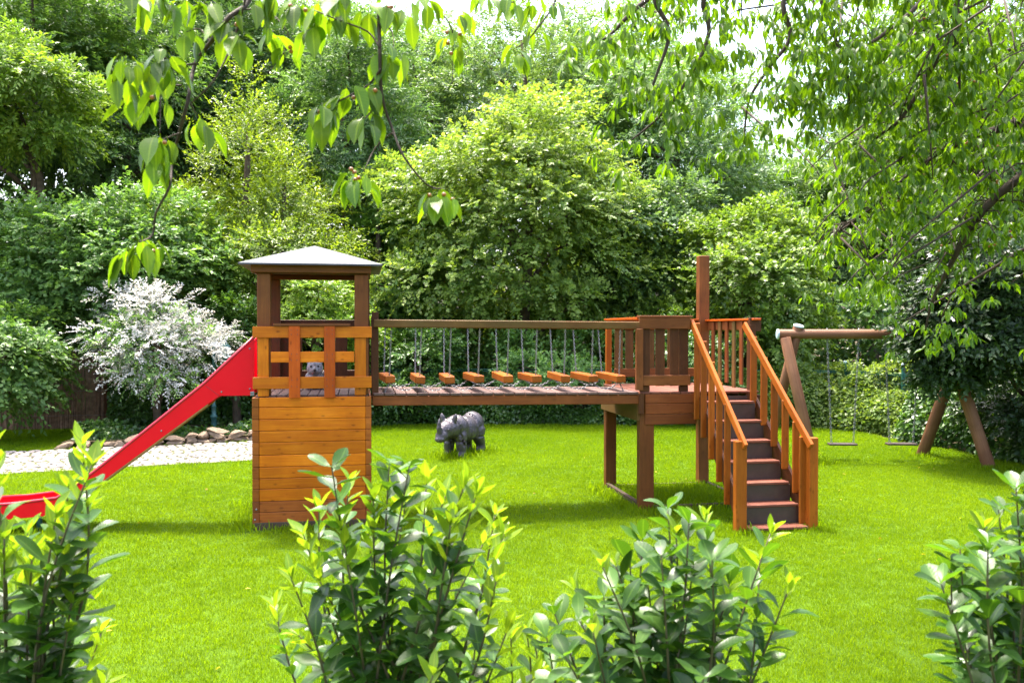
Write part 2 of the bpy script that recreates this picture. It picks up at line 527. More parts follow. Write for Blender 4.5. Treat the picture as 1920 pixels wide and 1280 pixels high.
# front boards between corner strips, measured from the photograph
ys = [744, 762.8, 785, 806.8, 828, 851.6, 873.8, 895, 914.6, 937.7, 958, 979.5]
zs = [at(560, y, YF).z for y in ys]
for i, z1 in enumerate(zs):
    z0 = zs[i + 1] if i + 1 < len(zs) else 0.09
    if z1 - z0 < 0.03: continue
    zc = (z0 + z1) / 2
    h = z1 - z0 - 0.004
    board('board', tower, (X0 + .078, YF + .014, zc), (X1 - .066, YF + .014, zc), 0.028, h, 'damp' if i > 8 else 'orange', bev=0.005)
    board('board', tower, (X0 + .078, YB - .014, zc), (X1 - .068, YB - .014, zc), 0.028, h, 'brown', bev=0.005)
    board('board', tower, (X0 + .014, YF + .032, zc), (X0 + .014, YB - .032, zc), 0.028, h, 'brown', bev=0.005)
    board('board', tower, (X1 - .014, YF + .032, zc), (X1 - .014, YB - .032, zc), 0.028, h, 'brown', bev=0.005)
    # end grain of the side boards shows as a darker strip up each corner
    for xs, ww in ((X0 + .0385, .073), (X1 - .0335, .063)):
        board('board_end', tower, (xs - ww / 2, YF + .0125, zc), (xs + ww / 2, YF + .0125, zc), 0.027, h, 'redbrown' if i > 8 else 'corner', bev=0.004)
for k in range(3):       # bolts near the foot
    for xs in (X0 + .06,):
        pass
for xs in (X0 + .085, X1 - .08):
    for yy in (YF + .075, YB - .075):
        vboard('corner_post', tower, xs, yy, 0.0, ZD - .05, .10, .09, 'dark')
# floor planks run front to back
nx = 11
for i in range(nx):
    xa = X0 + .035 + i * (X1 - X0 - .07) / nx
    wd = (X1 - X0 - .07) / nx
    board('floor_plank', tower, (xa + wd / 2, YF + .05, ZD - .002 + random.uniform(-.002, .002)), (xa + wd / 2, YB - .04, ZD - .002), wd - .008, 0.028, 'deck', bev=0.004)
# posts
PX = [(-1.056, 0.145), (0.017, 0.155)]
for (px, pw) in PX:
    vboard('post', tower, px, YF + .085, ZD + .013, 2.86, pw, 0.10, 'brown', 0.006)
    vboard('post_facing', tower, px + (-.004 if px < 0 else -.014), YF + .021, ZD + .004, 2.155, pw - .028, 0.026, 'orange', 0.004)
for (px, pw) in ((-1.075, 0.13), (0.03, 0.12)):
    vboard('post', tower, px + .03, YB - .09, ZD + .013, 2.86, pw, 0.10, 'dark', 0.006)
# front rails and the two upright slats
def px_x(x, Yv=YF): return at(x, 660, Yv).x
def px_z(y, Yv=YF): return at(580, y, Yv).z
for (xa, xb, ya, yb, yo) in ((474, 697, 612, 633, -.012), (508, 664, 659, 679, -.012), (474, 696.5, 706, 728, -.012)):
    zc, h = (px_z(ya) + px_z(yb)) / 2, px_z(ya) - px_z(yb)
    board('rail', tower, (px_x(xa), YF - .006, zc), (px_x(xb), YF - .006, zc), 0.027, h, 'orange')
for (xa, xb) in ((542, 563), (608, 628.5)):
    xc, wd = (px_x(xa) + px_x(xb)) / 2, px_x(xb) - px_x(xa)
    vboard('slat', tower, xc, YF - .033, px_z(745.5), px_z(611), wd, 0.024, 'orange_red')
for (xa, xb) in ((542, 563), (608, 628.5)):
    for yy in (618, 627, 664, 674, 711, 723):
        for fx in (.25, .75):
            c = bmesh.new()
            bmesh.ops.create_uvsphere(c, u_segments=6, v_segments=4, radius=.0055)
            bm_obj('screw', c, M['black'], tower, Matrix.Translation((px_x(xa + (xb - xa) * fx) + random.uniform(-.004, .004), YF - .0455, px_z(yy) + random.uniform(-.005, .005))))
board('shelf', tower, (px_x(513), YF + .03, 2.29), (px_x(657), YF + .03, 2.29), 0.16, 0.028, 'brown')
# back wall: boarded at the sides, rails across
for (xa, xb) in ((-1.01, -.865), (-.862, -.72)):
    vboard('slat', tower, (xa + xb) / 2, YB - .02, ZD + .09, 2.24, xb - xa, 0.024, 'dark')
vboard('slat', tower, px_x(640, YB), YB - .02, ZD + .05, 2.24, .15, 0.024, 'dark')
for z in (2.30, 1.66):
    board('rail', tower, (X0, YB + .012, z), (X1, YB + .012, z), 0.026, 0.12, 'dark')
# roof
XC, YC = (X0 + X1) / 2, (YF + YB) / 2
for (a, b) in (((X0 - .005, YF - .005), (X1 + .0, YF - .005)), ((X0 - .005, YB + .005), (X1, YB + .005))):
    board('fascia', tower, (a[0], a[1], 2.915), (b[0], b[1], 2.915), 0.03, 0.085, 'brown')
for xx in (X0 + .012, X1 - .018):
    board('fascia', tower, (xx, YF + .012, 2.912), (xx, YB - .012, 2.912), 0.03, 0.085, 'dark')
for yy in (YF + .085, YB - .09):
    board('header', tower, (X0 + .03, yy, 2.885), (X1 - .035, yy, 2.885), 0.10, 0.05, 'dark')
bm = bmesh.new()
ov = 0.125
ap = (XC, YC, 3.235)
ring0 = [(X0 - ov, YF - ov), (X1 + ov, YF - ov), (X1 + ov, YB + ov), (X0 - ov, YB + ov)]
lo = [bm.verts.new((x, y, 2.95)) for x, y in ring0]
hi = [bm.verts.new((x, y, 2.968)) for x, y in ring0]
top = bm.verts.new(ap)
soff = bm.verts.new((XC, YC, 3.15))
for k in range(4):
    j = (k + 1) % 4
    bm.faces.new((lo[k], lo[j], hi[j], hi[k]))
    bm.faces.new((hi[k], hi[j], top))
    bm.faces.new((lo[j], lo[k], soff))
bm_obj('roof', bm, M['roofing'], tower)
# small wooden wedge under each eave corner
for k, (x, y) in enumerate(ring0):
    cx_, cy_ = x * .93 + XC * .07, y * .93 + YC * .07
for (sx, sy) in ((X0 + .03, 973), (X0 + .045, 954)):
    z = at(500, sy, YF).z
    c = bmesh.new()
    bmesh.ops.create_uvsphere(c, u_segments=8, v_segments=6, radius=0.011)
    bm_obj('bolt', c, M['steel'], tower, Matrix.Translation((sx, YF - .001, z)), True)

# bridge
BF, BB = 10.10, 11.13
BX0, BX1 = 0.138, 3.40
def bz(x): return 1.505 - 0.026 * (x - 0.2) / 3.0
bm = bmesh.new()
for x in (0.6, 1.3, 2.0, 2.7):
    b = box_bm(BB - BF - .12, 0.05, 0.07, 0.003)
    mw = frame(Vector((x, BF + .06, bz(x) - .075)), Vector((x, BB - .06, bz(x) - .075)))
    for v in b.verts: v.co = mw @ v.co
    me = bpy.data.meshes.new('t'); b.to_mesh(me); b.free(); bm.from_mesh(me); bpy.data.meshes.remove(me)
bridge = bm_obj('bridge', bm, M['dark'], play)
for yy, mt in ((BF + .025, 'redbrown'), (BB - .025, 'dark')):
    board('deck_beam', bridge, (BX0 + .002, yy, bz(BX0) - .092), (BX1 - .03, yy, bz(BX1) - .092), 0.046, 0.112, mt, bev=0.006)
    board('hand_rail', bridge, (0.155, yy - .01, 2.309), (3.405, yy - .01, 2.287), 0.06, 0.09, 'mossy', bev=0.008)
npk = 25
for i in range(npk):
    xa = BX0 + .01 + i * (3.335 - BX0) / npk
    wd = (3.335 - BX0) / npk
    xm = xa + wd / 2
    board('plank', bridge, (xm, BF - .012 + random.uniform(-.006, .006), bz(xm) - .016), (xm, BB + .012, bz(xm) - .016 + random.uniform(-.003, .003)), wd - random.uniform(.006, .012), 0.03, 'deck', bev=0.004)
vboard('end_post', bridge, 0.175, BF + .07, 1.36, 2.44, 0.075, 0.07, 'dark')
vboard('end_post', bridge, 0.175, BB - .06, 1.36, 2.40, 0.075, 0.07, 'dark')
vboard('end_post', bridge, 3.345, BF - .02, 1.50, 2.245, 0.085, 0.06, 'brown')
board('bearing_block', bridge, (3.375, BF + .01, 1.21), (3.375, BF + .01, 1.46), 0.06, 0.08, 'dark')
# nine stepping beams hung on chains
blocks = [(709, 720, 706), (762, 775, 706), (815, 828, 705), (869, 884, 707), (921, 940, 707), (972, 993, 708), (1023, 1045, 708), (1072, 1098, 709), (1121, 1150, 709)]
prev = None
for i, (xb, xf, yt) in enumerate(blocks):
    r = random.Random(i + 40)
    xF = 0.315 + i * (3.115 - 0.315) / 8
    tw = r.uniform(-.035, .035) - (.05 if i == 0 else 0) - (0.02 if i == 8 else 0)
    zt = 1.695 - 0.012 * i / 8 + r.uniform(-.006, .008)
    pF = Vector((xF + .03, BF + .06, zt - .045))
    pB = Vector((xF + .03 + tw, BB - .06, zt - .045 + r.uniform(-.005, .012)))
    bk = board('stepping_beam', bridge, pF, pB, 0.118, 0.085, 'rail', bev=0.008)
    bk.rotation_euler.x += r.uniform(-.08, .08)
    cF, cB = pF.lerp(pB, .1), pF.lerp(pB, .9)
    for c_, yy in ((cF, BF + .03), (cB, BB - .03)):
        chain(bridge, [c_ + Vector((0, 0, .02)), Vector((c_.x + .02 * (4 - i) / 4, yy, 2.27))])
    if prev:
        for a, b in ((prev[0], cF), (prev[1], cB)):
            pts = []
            for k in range(9):
                t_ = k / 8
                q = a.lerp(b, t_)
                q.z -= .04 + .085 * 4 * t_ * (1 - t_)
                pts.append(q)
            chain(bridge, pts)
    else:
        chain(bridge, [cF - Vector((0, 0, .04)), cF + Vector((-.06, 0, -.16))])
    prev = (cF, cB)
chain(bridge, [prev[0] - Vector((0, 0, .04)), prev[0] + Vector((.06, 0, -.17))])

# platform
PX0, PX1, PF, PB, PZ = 3.37, 4.915, 10.13, 11.75, 1.475
bm = bmesh.new()
for y in (10.5, 10.95, 11.4):
    b = box_bm(PX1 - PX0 - .2, 0.05, 0.08, 0.003)
    mw = frame(Vector((PX0 + .1, y, PZ - .085)), Vector((PX1 - .1, y, PZ - .085)))
    for v in b.verts: v.co = mw @ v.co
    me = bpy.data.meshes.new('t'); b.to_mesh(me); b.free(); bm.from_mesh(me); bpy.data.meshes.remove(me)
platform = bm_obj('platform', bm, M['dark'], play)
vboard('post', platform, PX0 + .09, PF + .05, 0.0, 1.47, .185, .115, 'brown', .006)
vboard('post', platform, PX0 + .085, PB - .06, 0.0, 1.47, .15, .115, 'brown', .006)
vboard('post', platform, 4.82, PB - .07, 0.0, 3.285, .15, .13, 'brown', .008)
vboard('post', platform, PX1 - .09, PF + .06, 0.0, 1.45, .14, .115, 'dark', .006)
# sill round the foot
board('sill', platform, (PX0 + .19, PF + .05, .035), (PX1 - .17, PF + .05, .035), .05, .07, 'sill')
board('sill', platform, (PX0 + .17, PB - .06, .03), (4.74, PB - .06, .03), .05, .06, 'sill')
board('sill', platform, (PX0 + .035, PF + .115, .05), (PX0 + .035, PB - .125, .05), .055, .10, 'sill')
board('sill', platform, (PX1 - .05, PF + .125, .04), (PX1 - .05, PB - .14, .04), .05, .08, 'sill')
# fascia boards
for z0, z1 in ((1.335, PZ - .028), (1.205, 1.331), (1.075, 1.201)):
    board('fascia', platform, (PX0 + .06, PF - .016, (z0 + z1) / 2), (PX1 - .82, PF - .016, (z0 + z1) / 2), .03, z1 - z0, 'redbrown')
board('fascia', platform, (PX0 - .016, PF - .01, 1.25), (PX0 - .016, PB, 1.25), .03, .26, 'mossy')
board('fascia', platform, (PX0 + .02, PB + .016, 1.27), (PX1, PB + .016, 1.27), .03, .30, 'dark')
board('fascia', platform, (PX1 + .016, PF, 1.27), (PX1 + .016, PB, 1.27), .03, .30, 'dark')
nfl = 12
for i in range(nfl):
    wd = (PX1 - PX0) / nfl
    xm = PX0 + wd * (i + .5)
    board('plank', platform, (xm, PF - .03, PZ - .0135), (xm, PB, PZ - .0135 + random.uniform(-.002, .002)), wd - .008, .027, 'tread', bev=.004)
# front railing
XR = at(1292, 660, PF).x
board('rail', platform, (PX0 - .02, PF - .03, 2.313), (XR, PF - .03, 2.313), .034, .135, 'brown')
board('cap_rail', platform, (PX0 - .02, PF + .01, 2.395), (XR + .03, PF + .01, 2.395), .12, .026, 'redbrown')
board('rail', platform, (PX0 - .035, PF - .03, 1.615), (XR, PF - .03, 1.615), .034, .125, 'brown')
for (xa, xb) in ((1199, 1218), (1229, 1245.5), (1256, 1272), (1273.5, 1290)):
    a, b = at(xa, 660, PF).x, at(xb, 660, PF).x
    vboard('baluster', platform, (a + b) / 2, PF - .001, 1.545, 2.375, b - a, .022, 'dark')
for (xa, xb) in ((1199, 1218), (1272.5, 1290)):
    a, b = at(xa, 660, PF).x, at(xb, 660, PF).x
    vboard('baluster_foot', platform, (a + b) / 2, PF + .001, PZ, 1.545, b - a, .022, 'dark')
# back railing
board('rail', platform, (PX0 + .15, PB - .05, 2.30), (4.74, PB - .05, 2.30), .034, .12, 'brown')
board('cap_rail', platform, (PX0 + .01, PB - .06, 2.375), (4.74, PB - .06, 2.375), .12, .026, 'orange_red')
board('rail', platform, (PX0 + .15, PB - .05, 1.63), (4.74, PB - .05, 1.63), .034, .12, 'brown')
xs_ = PX0 + .22
vboard('baluster', platform, PX0 + .06, PB - .06, PZ, 2.36, .075, .07, 'rail')
while xs_ < 4.6:
    vboard('baluster', platform, xs_, PB - .024, 1.57, 2.36, .115, .022, 'mossy' if random.random() < .4 else 'redbrown')
    xs_ += .155
# side railing above the far side of the stairs
board('rail', platform, (PX1 - .03, PF + .06, 2.29), (PX1 - .03, PB - .14, 2.29), .034, .12, 'brown')
board('cap_rail', platform, (PX1 - .03, PF - .03, 2.365), (PX1 - .03, PB - .13, 2.365), .11, .026, 'orange_red')
board('rail_end', platform, (PX1 - .11, PF + .03, 2.30), (PX1 + .045, PF + .03, 2.30), .05, .17, 'dark')
for i in range(6):
    yy = PF + .13 + i * .225
    board('baluster', platform, (PX1 - .0605, yy, PZ - (.02 if i in (0, 2) else -.05)), (PX1 - .0605, yy, 2.345), .024, .085, 'redbrown' if i % 2 else 'mossy', up=Vector((0, 1, 0)))
vboard('baluster', platform, PX1 - .07, PF + .04, PZ, 2.30, .08, .09, 'dark')
board('side_rail', platform, (PX0 + .06, PF + .14, 2.375), (PX0 + .06, PB - .13, 2.375), .10, .03, 'orange_red')

# staircase
def stl(y):  # inner edge of the near flight side at depth y
    t_ = (10.10 - y) / 1.27
    return 4.105 + .04 * t_
def str_(y):
    t_ = (10.10 - y) / 1.27
    return 4.735 + .14 * t_
bm = bmesh.new()
for fx in (lambda y: stl(y) + .018, lambda y: str_(y) + .078):
    p0, p1 = Vector((fx(8.95), 8.95, .13)), Vector((fx(10.09), 10.09, 1.36))
    b = box_bm((p1 - p0).length, .04, .20, .003)
    mw = frame(p0, p1)
    for v in b.verts: v.co = mw @ v.co
    me = bpy.data.meshes.new('t'); b.to_mesh(me); b.free(); bm.from_mesh(me); bpy.data.meshes.remove(me)
stairs = bm_obj('staircase', bm, M['dark'], play)
for i in range(7):
    zt = .062 + .2165 * i
    yf = 8.83 + .183 * i
    a, b = stl(yf) + .04, str_(yf) + .012
    board('tread', stairs, (a, yf + .10, zt - .015), (b, yf + .10, zt - .015), .215, .03, 'tread', bev=.005)
    zn = zt + .2165 if i < 6 else PZ - .03
    yr = yf + .195
    h = zn - zt - .03
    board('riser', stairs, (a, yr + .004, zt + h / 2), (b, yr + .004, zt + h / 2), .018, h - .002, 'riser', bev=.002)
LX = 4.062
for i, (yy, zb) in enumerate(((10.06, 1.13), (9.86, .93), (9.64, .70), (9.43, .47), (9.22, .25))):
    xx = stl(yy) - .047
    zt = 2.31 - (10.06 - yy) * 1.1 - .02
    bmx = vboard('baluster', stairs, xx + .02, yy, zb, zt + .03, .075, .032, 'rail', .009)
vboard('newel_post', stairs, at(1389, 900, 8.86).x, 8.88, 0.0, 1.02, .128, .085, 'rail', .007)
vboard('newel_post', stairs, 4.965, 8.90, 0.0, 1.035, .105, .10, 'rail', .007)
for i, (yy, zb) in enumerate(((9.98, 1.27), (9.75, 1.08), (9.53, .85), (9.31, .62), (9.10, .38), (8.96, .06))):
    xx = str_(yy) + .035
    zt = 2.24 - (10.06 - yy) * 1.09
    vboard('baluster', stairs, xx, yy, zb, zt, .085 if i < 5 else .10, .032, 'rail', .009)
# sloping hand rails
p0, p1 = Vector((4.03, 10.13, 2.335)), Vector((4.128, 8.80, .955))
board('hand_rail', stairs, p0, p1, .042, .088, 'rail', bev=.008)
p0, p1 = Vector((4.725, 10.13, 2.305)), Vector((4.918, 8.83, .94))
board('hand_rail', stairs, p0, p1, .042, .088, 'rail', bev=.008)

# ------------------------------------------------------------------ slide
SY0, SY1 = 10.24, 10.72
slide = thing('slide', (-3.6, 10.48, 0), 'bright red metal slide running down beside the roofed tower', 'slide')
for yy in (SY0, SY1):
    bm = bmesh.new()
    tp = [(-1.19, 2.14), (-1.46, 1.88), (-1.735, 1.615), (-2.3, 1.148), (-2.90, .655), (-3.12, .485), (-3.30, .365), (-3.75, .318), (-4.30, .30)]
    bp = [(-1.19, 1.485), (-1.575, 1.485), (-1.70, 1.395), (-2.35, .905), (-3.06, .375), (-3.26, .265), (-3.44, .185), (-3.80, .165), (-4.30, .15)]
    for side in (0, 1):
        pass
    A_ = [[bm.verts.new((x, yy + s * .014, z)) for x, z in tp] for s in (-1, 1)]
    B_ = [[bm.verts.new((x, yy + s * .014, z)) for x, z in bp] for s in (-1, 1)]
    for k in range(len(tp) - 1):
        bm.faces.new((A_[0][k], A_[0][k + 1], B_[0][k + 1], B_[0][k]))
        bm.faces.new((A_[1][k + 1], A_[1][k], B_[1][k], B_[1][k + 1]))
        bm.faces.new((A_[0][k + 1], A_[0][k], A_[1][k], A_[1][k + 1]))
        bm.faces.new((B_[0][k], B_[0][k + 1], B_[1][k + 1], B_[1][k]))
    for k in (0, len(tp) - 1):
        bm.faces.new((A_[0][k], B_[0][k], B_[1][k], A_[1][k]))
    bmesh.ops.recalc_face_normals(bm, faces=bm.faces)
    bm_obj('side_panel', bm, M['red'], slide)
    tube('rim', slide, [(x, yy, z + .012) for x, z in tp], .021, 'darkred' if yy == SY0 else 'red', 8)
    bm = bmesh.new()
    tube_bm(bm, [(x, yy, z - .008) for x, z in bp[2:6]], .008, 4)
    bm_obj('lower_edge', bm, M['edgewood'], slide)
chute = [(-1.19, 1.56), (-1.60, 1.55), (-1.74, 1.46), (-2.35, .99), (-3.06, .45), (-3.30, .30), (-3.6, .235), (-4.30, .21)]
bm = bmesh.new()
rows = [[bm.verts.new((x, y, z)) for y, z in ((SY0 + .014, z), (SY1 - .014, z))] for x, z in chute]
rows2 = [[bm.verts.new((x, y, z - .02)) for y in (SY0 + .014, SY1 - .014)] for x, z in chute]
for a, b, c_, d_ in zip(rows, rows[1:], rows2, rows2[1:]):
    bm.faces.new((a[0], b[0], b[1], a[1]))
    bm.faces.new((c_[1], d_[1], d_[0], c_[0]))
bm_obj('chute', bm, M['red'], slide)
for yy in (SY0 + .06, SY1 - .06):
    tube('leg', slide, [(-3.50, yy, 0), (-3.50, yy, .25)], .03, 'lampgreen', 10)
for (x, z) in ((-1.24, 2.02), (-1.24, 1.56), (-1.55, 1.53), (-2.2, 1.10), (-3.0, .45)):
    c = bmesh.new()
    bmesh.ops.create_uvsphere(c, u_segments=8, v_segments=5, radius=.011)
    bm_obj('bolt', c, M['steel'], slide, Matrix.Translation((x, SY0 - .013, z)), True)
board('seam', slide, (-1.72, SY0 - .0145, 1.60), (-1.58, SY0 - .0145, 1.49), .003, .008, 'rail', bev=0).data.materials[0] = M['darkred']
bb = board('bracket', slide, (-1.235, SY0 - .018, 1.505), (-1.19, SY0 - .018, 1.505), .012, .05, 'rail')
bb.data.materials.clear(); bb.data.materials.append(M['steel'])

# ------------------------------------------------------------------ swing set
SW_Z = 2.16
SWA, SWB = Vector((7.03, 13.75, SW_Z)), Vector((10.1, 12.98, SW_Z))
def sw_at(x): return SWA.lerp(SWB, (x - SWA.x) / (SWB.x - SWA.x))
swing = thing('swing_set', (8.5, 13.4, 0), 'round log swing frame with blue-capped poles beside the dark shrub', 'swing set')
def pole(parent, name, p0, p1, r):
    p0, p1 = Vector(p0), Vector(p1)
    mw = frame(p0, p1)
    L = (p1 - p0).length
    bm = tube_bm(bmesh.new(), [(-L / 2, 0, 0), (-L / 2 + .012, 0, 0), (L / 2 - .012, 0, 0), (L / 2, 0, 0)], [r - .008, r, r, r - .008], 20)
    o = bm_obj(name, bm, M['log'], parent, mw)
    o.data.shade_smooth()
    o.data.set_sharp_from_angle(angle=math.radians(35))
    return o
def endcap(on, p, d, r):
    mw = frame(Vector(p), Vector(p) + Vector(d))
    mw.translation = Vector(p)
    bm = tube_bm(bmesh.new(), [(-.012, 0, 0), (.01, 0, 0), (.02, 0, 0)], [r, r, r * .8], 20)
    bm_obj('end_cap', bm, M['bluegrey'], on, mw)
bp = pole(swing, 'beam', SWA, SWB, .083)
endcap(bp, SWA, SWA - SWB, .088)
pole(swing, 'leg', (7.12, 13.66, SW_Z - .06), (7.46, 13.30, -.02), .092)
l2 = pole(swing, 'leg', (7.36, 13.66, SW_Z + .13), (7.10, 14.30, -.02), .085)
endcap(l2, (7.363, 13.655, SW_Z + .14), (.12, -.28, .95), .088)
pole(swing, 'leg', (9.62, 12.95, SW_Z), (10.0, 12.36, -.02), .10)
pole(swing, 'leg', (10.12, 13.10, SW_Z), (9.72, 13.70, -.02), .10)
for n_, (pa, pb, ta, tb) in enumerate(((1555, 1602, 1555, 1608), (1666, 1715, 1667, 1711))):
    Yc = 13.5 if n_ == 0 else 13.24
    A0, B0 = at(pa, 832, Yc), at(pb, 832, Yc)
    sw = thing('swing', (A0 + B0) / 2, ('swing seat on two chains hanging nearer the free end of the log beam' if n_ == 0 else 'swing seat on two chains hanging next to the dark shrub'), 'swing', 'swings under the log beam')
    d_ = (SWB - SWA).normalized()
    mid = (A0 + B0) / 2
    hw = (B0 - A0).length / 2
    c0 = sw_at(mid.x)
    c0.z = mid.z
    board('seat', sw, c0 - d_ * hw, c0 + d_ * hw, .17, .032, 'riser', bev=.008)
    for sg in (-1, 1):
        b_ = c0 + d_ * sg * (hw - .05)
        t_ = c0 + d_ * sg * (hw + .03)
        chain(sw, [b_ + Vector((0, 0, .012)), Vector((t_.x, t_.y, SW_Z - .08))], link_len=.05, wire=.006)
        tube('hanger', sw, [Vector((t_.x, t_.y, SW_Z - .10)), Vector((t_.x, t_.y, SW_Z + .10))], .011, 'steel', 6)

# ------------------------------------------------------------------ statues
def remeshed(name, parts, voxel, mat, parent=None, mw=None, smooth=6, disp=None):
    """union of ellipsoids and tapered limbs melted into one continuous skin"""
    bm = bmesh.new()
    for p in parts:
        if p[0] == 'e':
            _, c, r, rot = p
            m4 = Matrix.Translation(c) @ rot.to_4x4() @ Matrix.Diagonal((*r, 1))
            bmesh.ops.create_uvsphere(bm, u_segments=24, v_segments=14, radius=1.0, matrix=m4)
        else:
            _, pts, rad = p
            tube_bm(bm, pts, rad, 14)
    me = bpy.data.meshes.new(name + '_raw')
    bm.to_mesh(me); bm.free()
    o = bpy.data.objects.new(name + '_raw', me)
    COL.objects.link(o)
    md = o.modifiers.new('r', 'REMESH'); md.mode = 'VOXEL'; md.voxel_size = voxel
    ms = o.modifiers.new('s', 'SMOOTH'); ms.factor = .5; ms.iterations = smooth
    dg = bpy.context.evaluated_depsgraph_get()
    out = bpy.data.meshes.new_from_object(o.evaluated_get(dg))
    bpy.data.objects.remove(o); bpy.data.meshes.remove(me)
    out.name = name
    if disp:
        for v in out.vertices:
            v.co = disp(v.co.copy(), v.normal.copy())
    out.materials.clear(); out.materials.append(mat)
    out.shade_smooth()
    return mesh_obj(name, out, mat, parent, mw)
I3 = Matrix.Identity(3)
def RotY(a): return Matrix.Rotation(a, 3, 'Y')
V3 = lambda *a: Vector(a)
# the rhino faces +x in its own space, 0.72 m at the shoulder
rp = []
rp.append(('e', V3(0, 0, .45), (.40, .205, .215), I3))
rp.append(('e', V3(-.27, 0, .49), (.22, .20, .225), I3))        # rump plate
rp.append(('e', V3(.25, 0, .49), (.20, .20, .215), I3))         # shoulder plate
rp.append(('e', V3(.02, 0, .40), (.30, .215, .19), I3))         # belly
rp.append(('t', [V3(.34, 0, .51), V3(.48, 0, .49), V3(.58, 0, .47)], [.185, .165, .13]))  # neck
rp.append(('e', V3(.59, 0, .485), (.165, .135, .145), RotY(.35)))  # head
rp.append(('e', V3(.71, 0, .405), (.115, .105, .10), RotY(.5)))  # muzzle
rp.append(('e', V3(.78, 0, .35), (.06, .09, .055), RotY(.3)))
rp.append(('t', [V3(.755, 0, .45), V3(.795, 0, .535), V3(.80, 0, .62), V3(.78, 0, .70)], [.062, .043, .028, .009]))  # horn
for s in (-1, 1):
    rp.append(('t', [V3(.28, s * .075, .50), V3(.295, s * .105, .36), V3(.30, s * .118, .22), V3(.295, s * .125, .10), V3(.315, s * .125, .0)], [.09, .11, .095, .080, .092]))
    rp.append(('t', [V3(-.28, s * .075, .52), V3(-.285, s * .10, .40), V3(-.27, s * .12, .27), V3(-.335, s * .13, .15), V3(-.32, s * .13, .0)], [.10, .135, .11, .080, .092]))
    rp.append(('e', V3(.50, s * .115, .655), (.024, .050, .095), Matrix.Rotation(s * -.30, 3, 'X')))  # ears
    rp.append(('e', V3(.655, s * .10, .50), (.035, .022, .024), I3))
rp.append(('t', [V3(-.47, 0, .52), V3(-.525, .01, .40), V3(-.54, .02, .27)], [.03, .022, .014]))
def rhino_skin(co, n):
    x, y, z = co
    # sunken folds between the plates
    d = 0.0
    for fx, sl in ((.40, .25), (.10, .05), (-.13, -.15)):
        q = (x - fx - sl * (z - .45)) / .016
        if z > .2: d -= .026 * math.exp(-q * q)
    for fz, x0, x1 in ((.30, -.5, -.18), (.27, .15, .45)):
        if x0 < x < x1:
            q = (z - fz) / .014
            d -= .022 * math.exp(-q * q)
    k = 85
    if z > .2: d += .0035 * (math.sin(k * x) * math.sin(k * y * 1.1 + 1) * math.sin(k * z))
    return co + n * d
rb = Vector((1.83, 15.32, 0))
head = math.atan2(-.82, -.62)
rhino = thing('rhino_statue', rb, 'life-like grey rhinoceros statue standing on the lawn behind the bridge', 'statue')
mwr = Matrix.Translation(rb) @ Matrix.Rotation(head, 4, 'Z') @ Matrix.Scale(1.06, 4)
remeshed('body', rp, .013, M['statue'], rhino, mwr, 3, rhino_skin)
for s in (-1, 1):
    c = bmesh.new(); bmesh.ops.create_uvsphere(c, u_segments=8, v_segments=6, radius=.013)
    bm_obj('eye', c, M['eye'], rhino, mwr @ Matrix.Translation((.685, s * .108, .50)), True)

fg = Vector((-.55, 11.0, ZD + .012))
fig = thing('animal_figure', fg, 'small grey and white animal figure on the tower floor behind the lattice', 'figure')
fp = [('e', V3(0, 0, .12), (.13, .10, .12), I3), ('e', V3(0, -.09, .26), (.10, .09, .09), I3), ('e', V3(0.005, -.165, .235), (.055, .06, .045), I3),
      ('t', [V3(-.06, -.10, .15), V3(-.065, -.15, .0)], [.04, .035]), ('t', [V3(.06, -.10, .15), V3(.065, -.15, .0)], [.04, .035]),
      ('e', V3(-.075, -.07, .345), (.03, .016, .04), I3), ('e', V3(.075, -.07, .345), (.03, .016, .04), I3),
      ('e', V3(.15, .0, .16), (.08, .07, .08), I3), ('e', V3(.17, -.05, .23), (.06, .05, .05), I3)]
mwf = Matrix.Translation(fg)
remeshed('body', fp, .012, M['figure'], fig, mwf, 3)
for (x, y, z, r_) in ((-.04, -.168, .285, .014), (.045, -.168, .285, .014), (.005, -.225, .24, .018)):
    c = bmesh.new(); bmesh.ops.create_uvsphere(c, u_segments=8, v_segments=6, radius=r_)
    bm_obj('eye' if r_ < .016 else 'nose', c, M['eye'], fig, mwf @ Matrix.Translation((x, y, z)), True)

# ------------------------------------------------------------------ stone wall, lamp, fences
def stone_mesh(seed):
    """a broken field stone: a ball cut by a handful of planes, corners kept uneven"""
    r = random.Random(seed)
    bm = bmesh.new()
    bmesh.ops.create_icosphere(bm, subdivisions=2, radius=.62)
    cuts = []
    for _ in range(11):
        a = Vector((r.gauss(0, 1), r.gauss(0, 1), r.gauss(0, .8))).normalized()
        cuts.append((a, r.uniform(.30, .48)))
    for v in bm.verts:
        for a, d in cuts:
            k = v.co.dot(a)
            if k > d:
                v.co -= a * (k - d)
        v.co += Vector((r.uniform(-1, 1), r.uniform(-1, 1), r.uniform(-1, 1))) * .018
    me = bpy.data.meshes.new('stone')
    bm.to_mesh(me); bm.free()
    me.materials.append(M['stone'])
    return me
stones = [stone_mesh(i) for i in range(12)]
wall = thing('stone_wall', (-3.5, 17.9, 0), 'low dry stone edging wall along the far side of the cobbled path', 'wall')
r = random.Random(12)
x = -5.6
bed = [(-5.6, 17.35), (-4.8, 17.45), (-2.2, 17.95), (-.4, 18.15)]
def bed_y(x):
    for (xa, ya), (xb, yb) in zip(bed, bed[1:]):
        if x <= xb: return ya + (yb - ya) * (x - xa) / (xb - xa)
    return bed[-1][1]
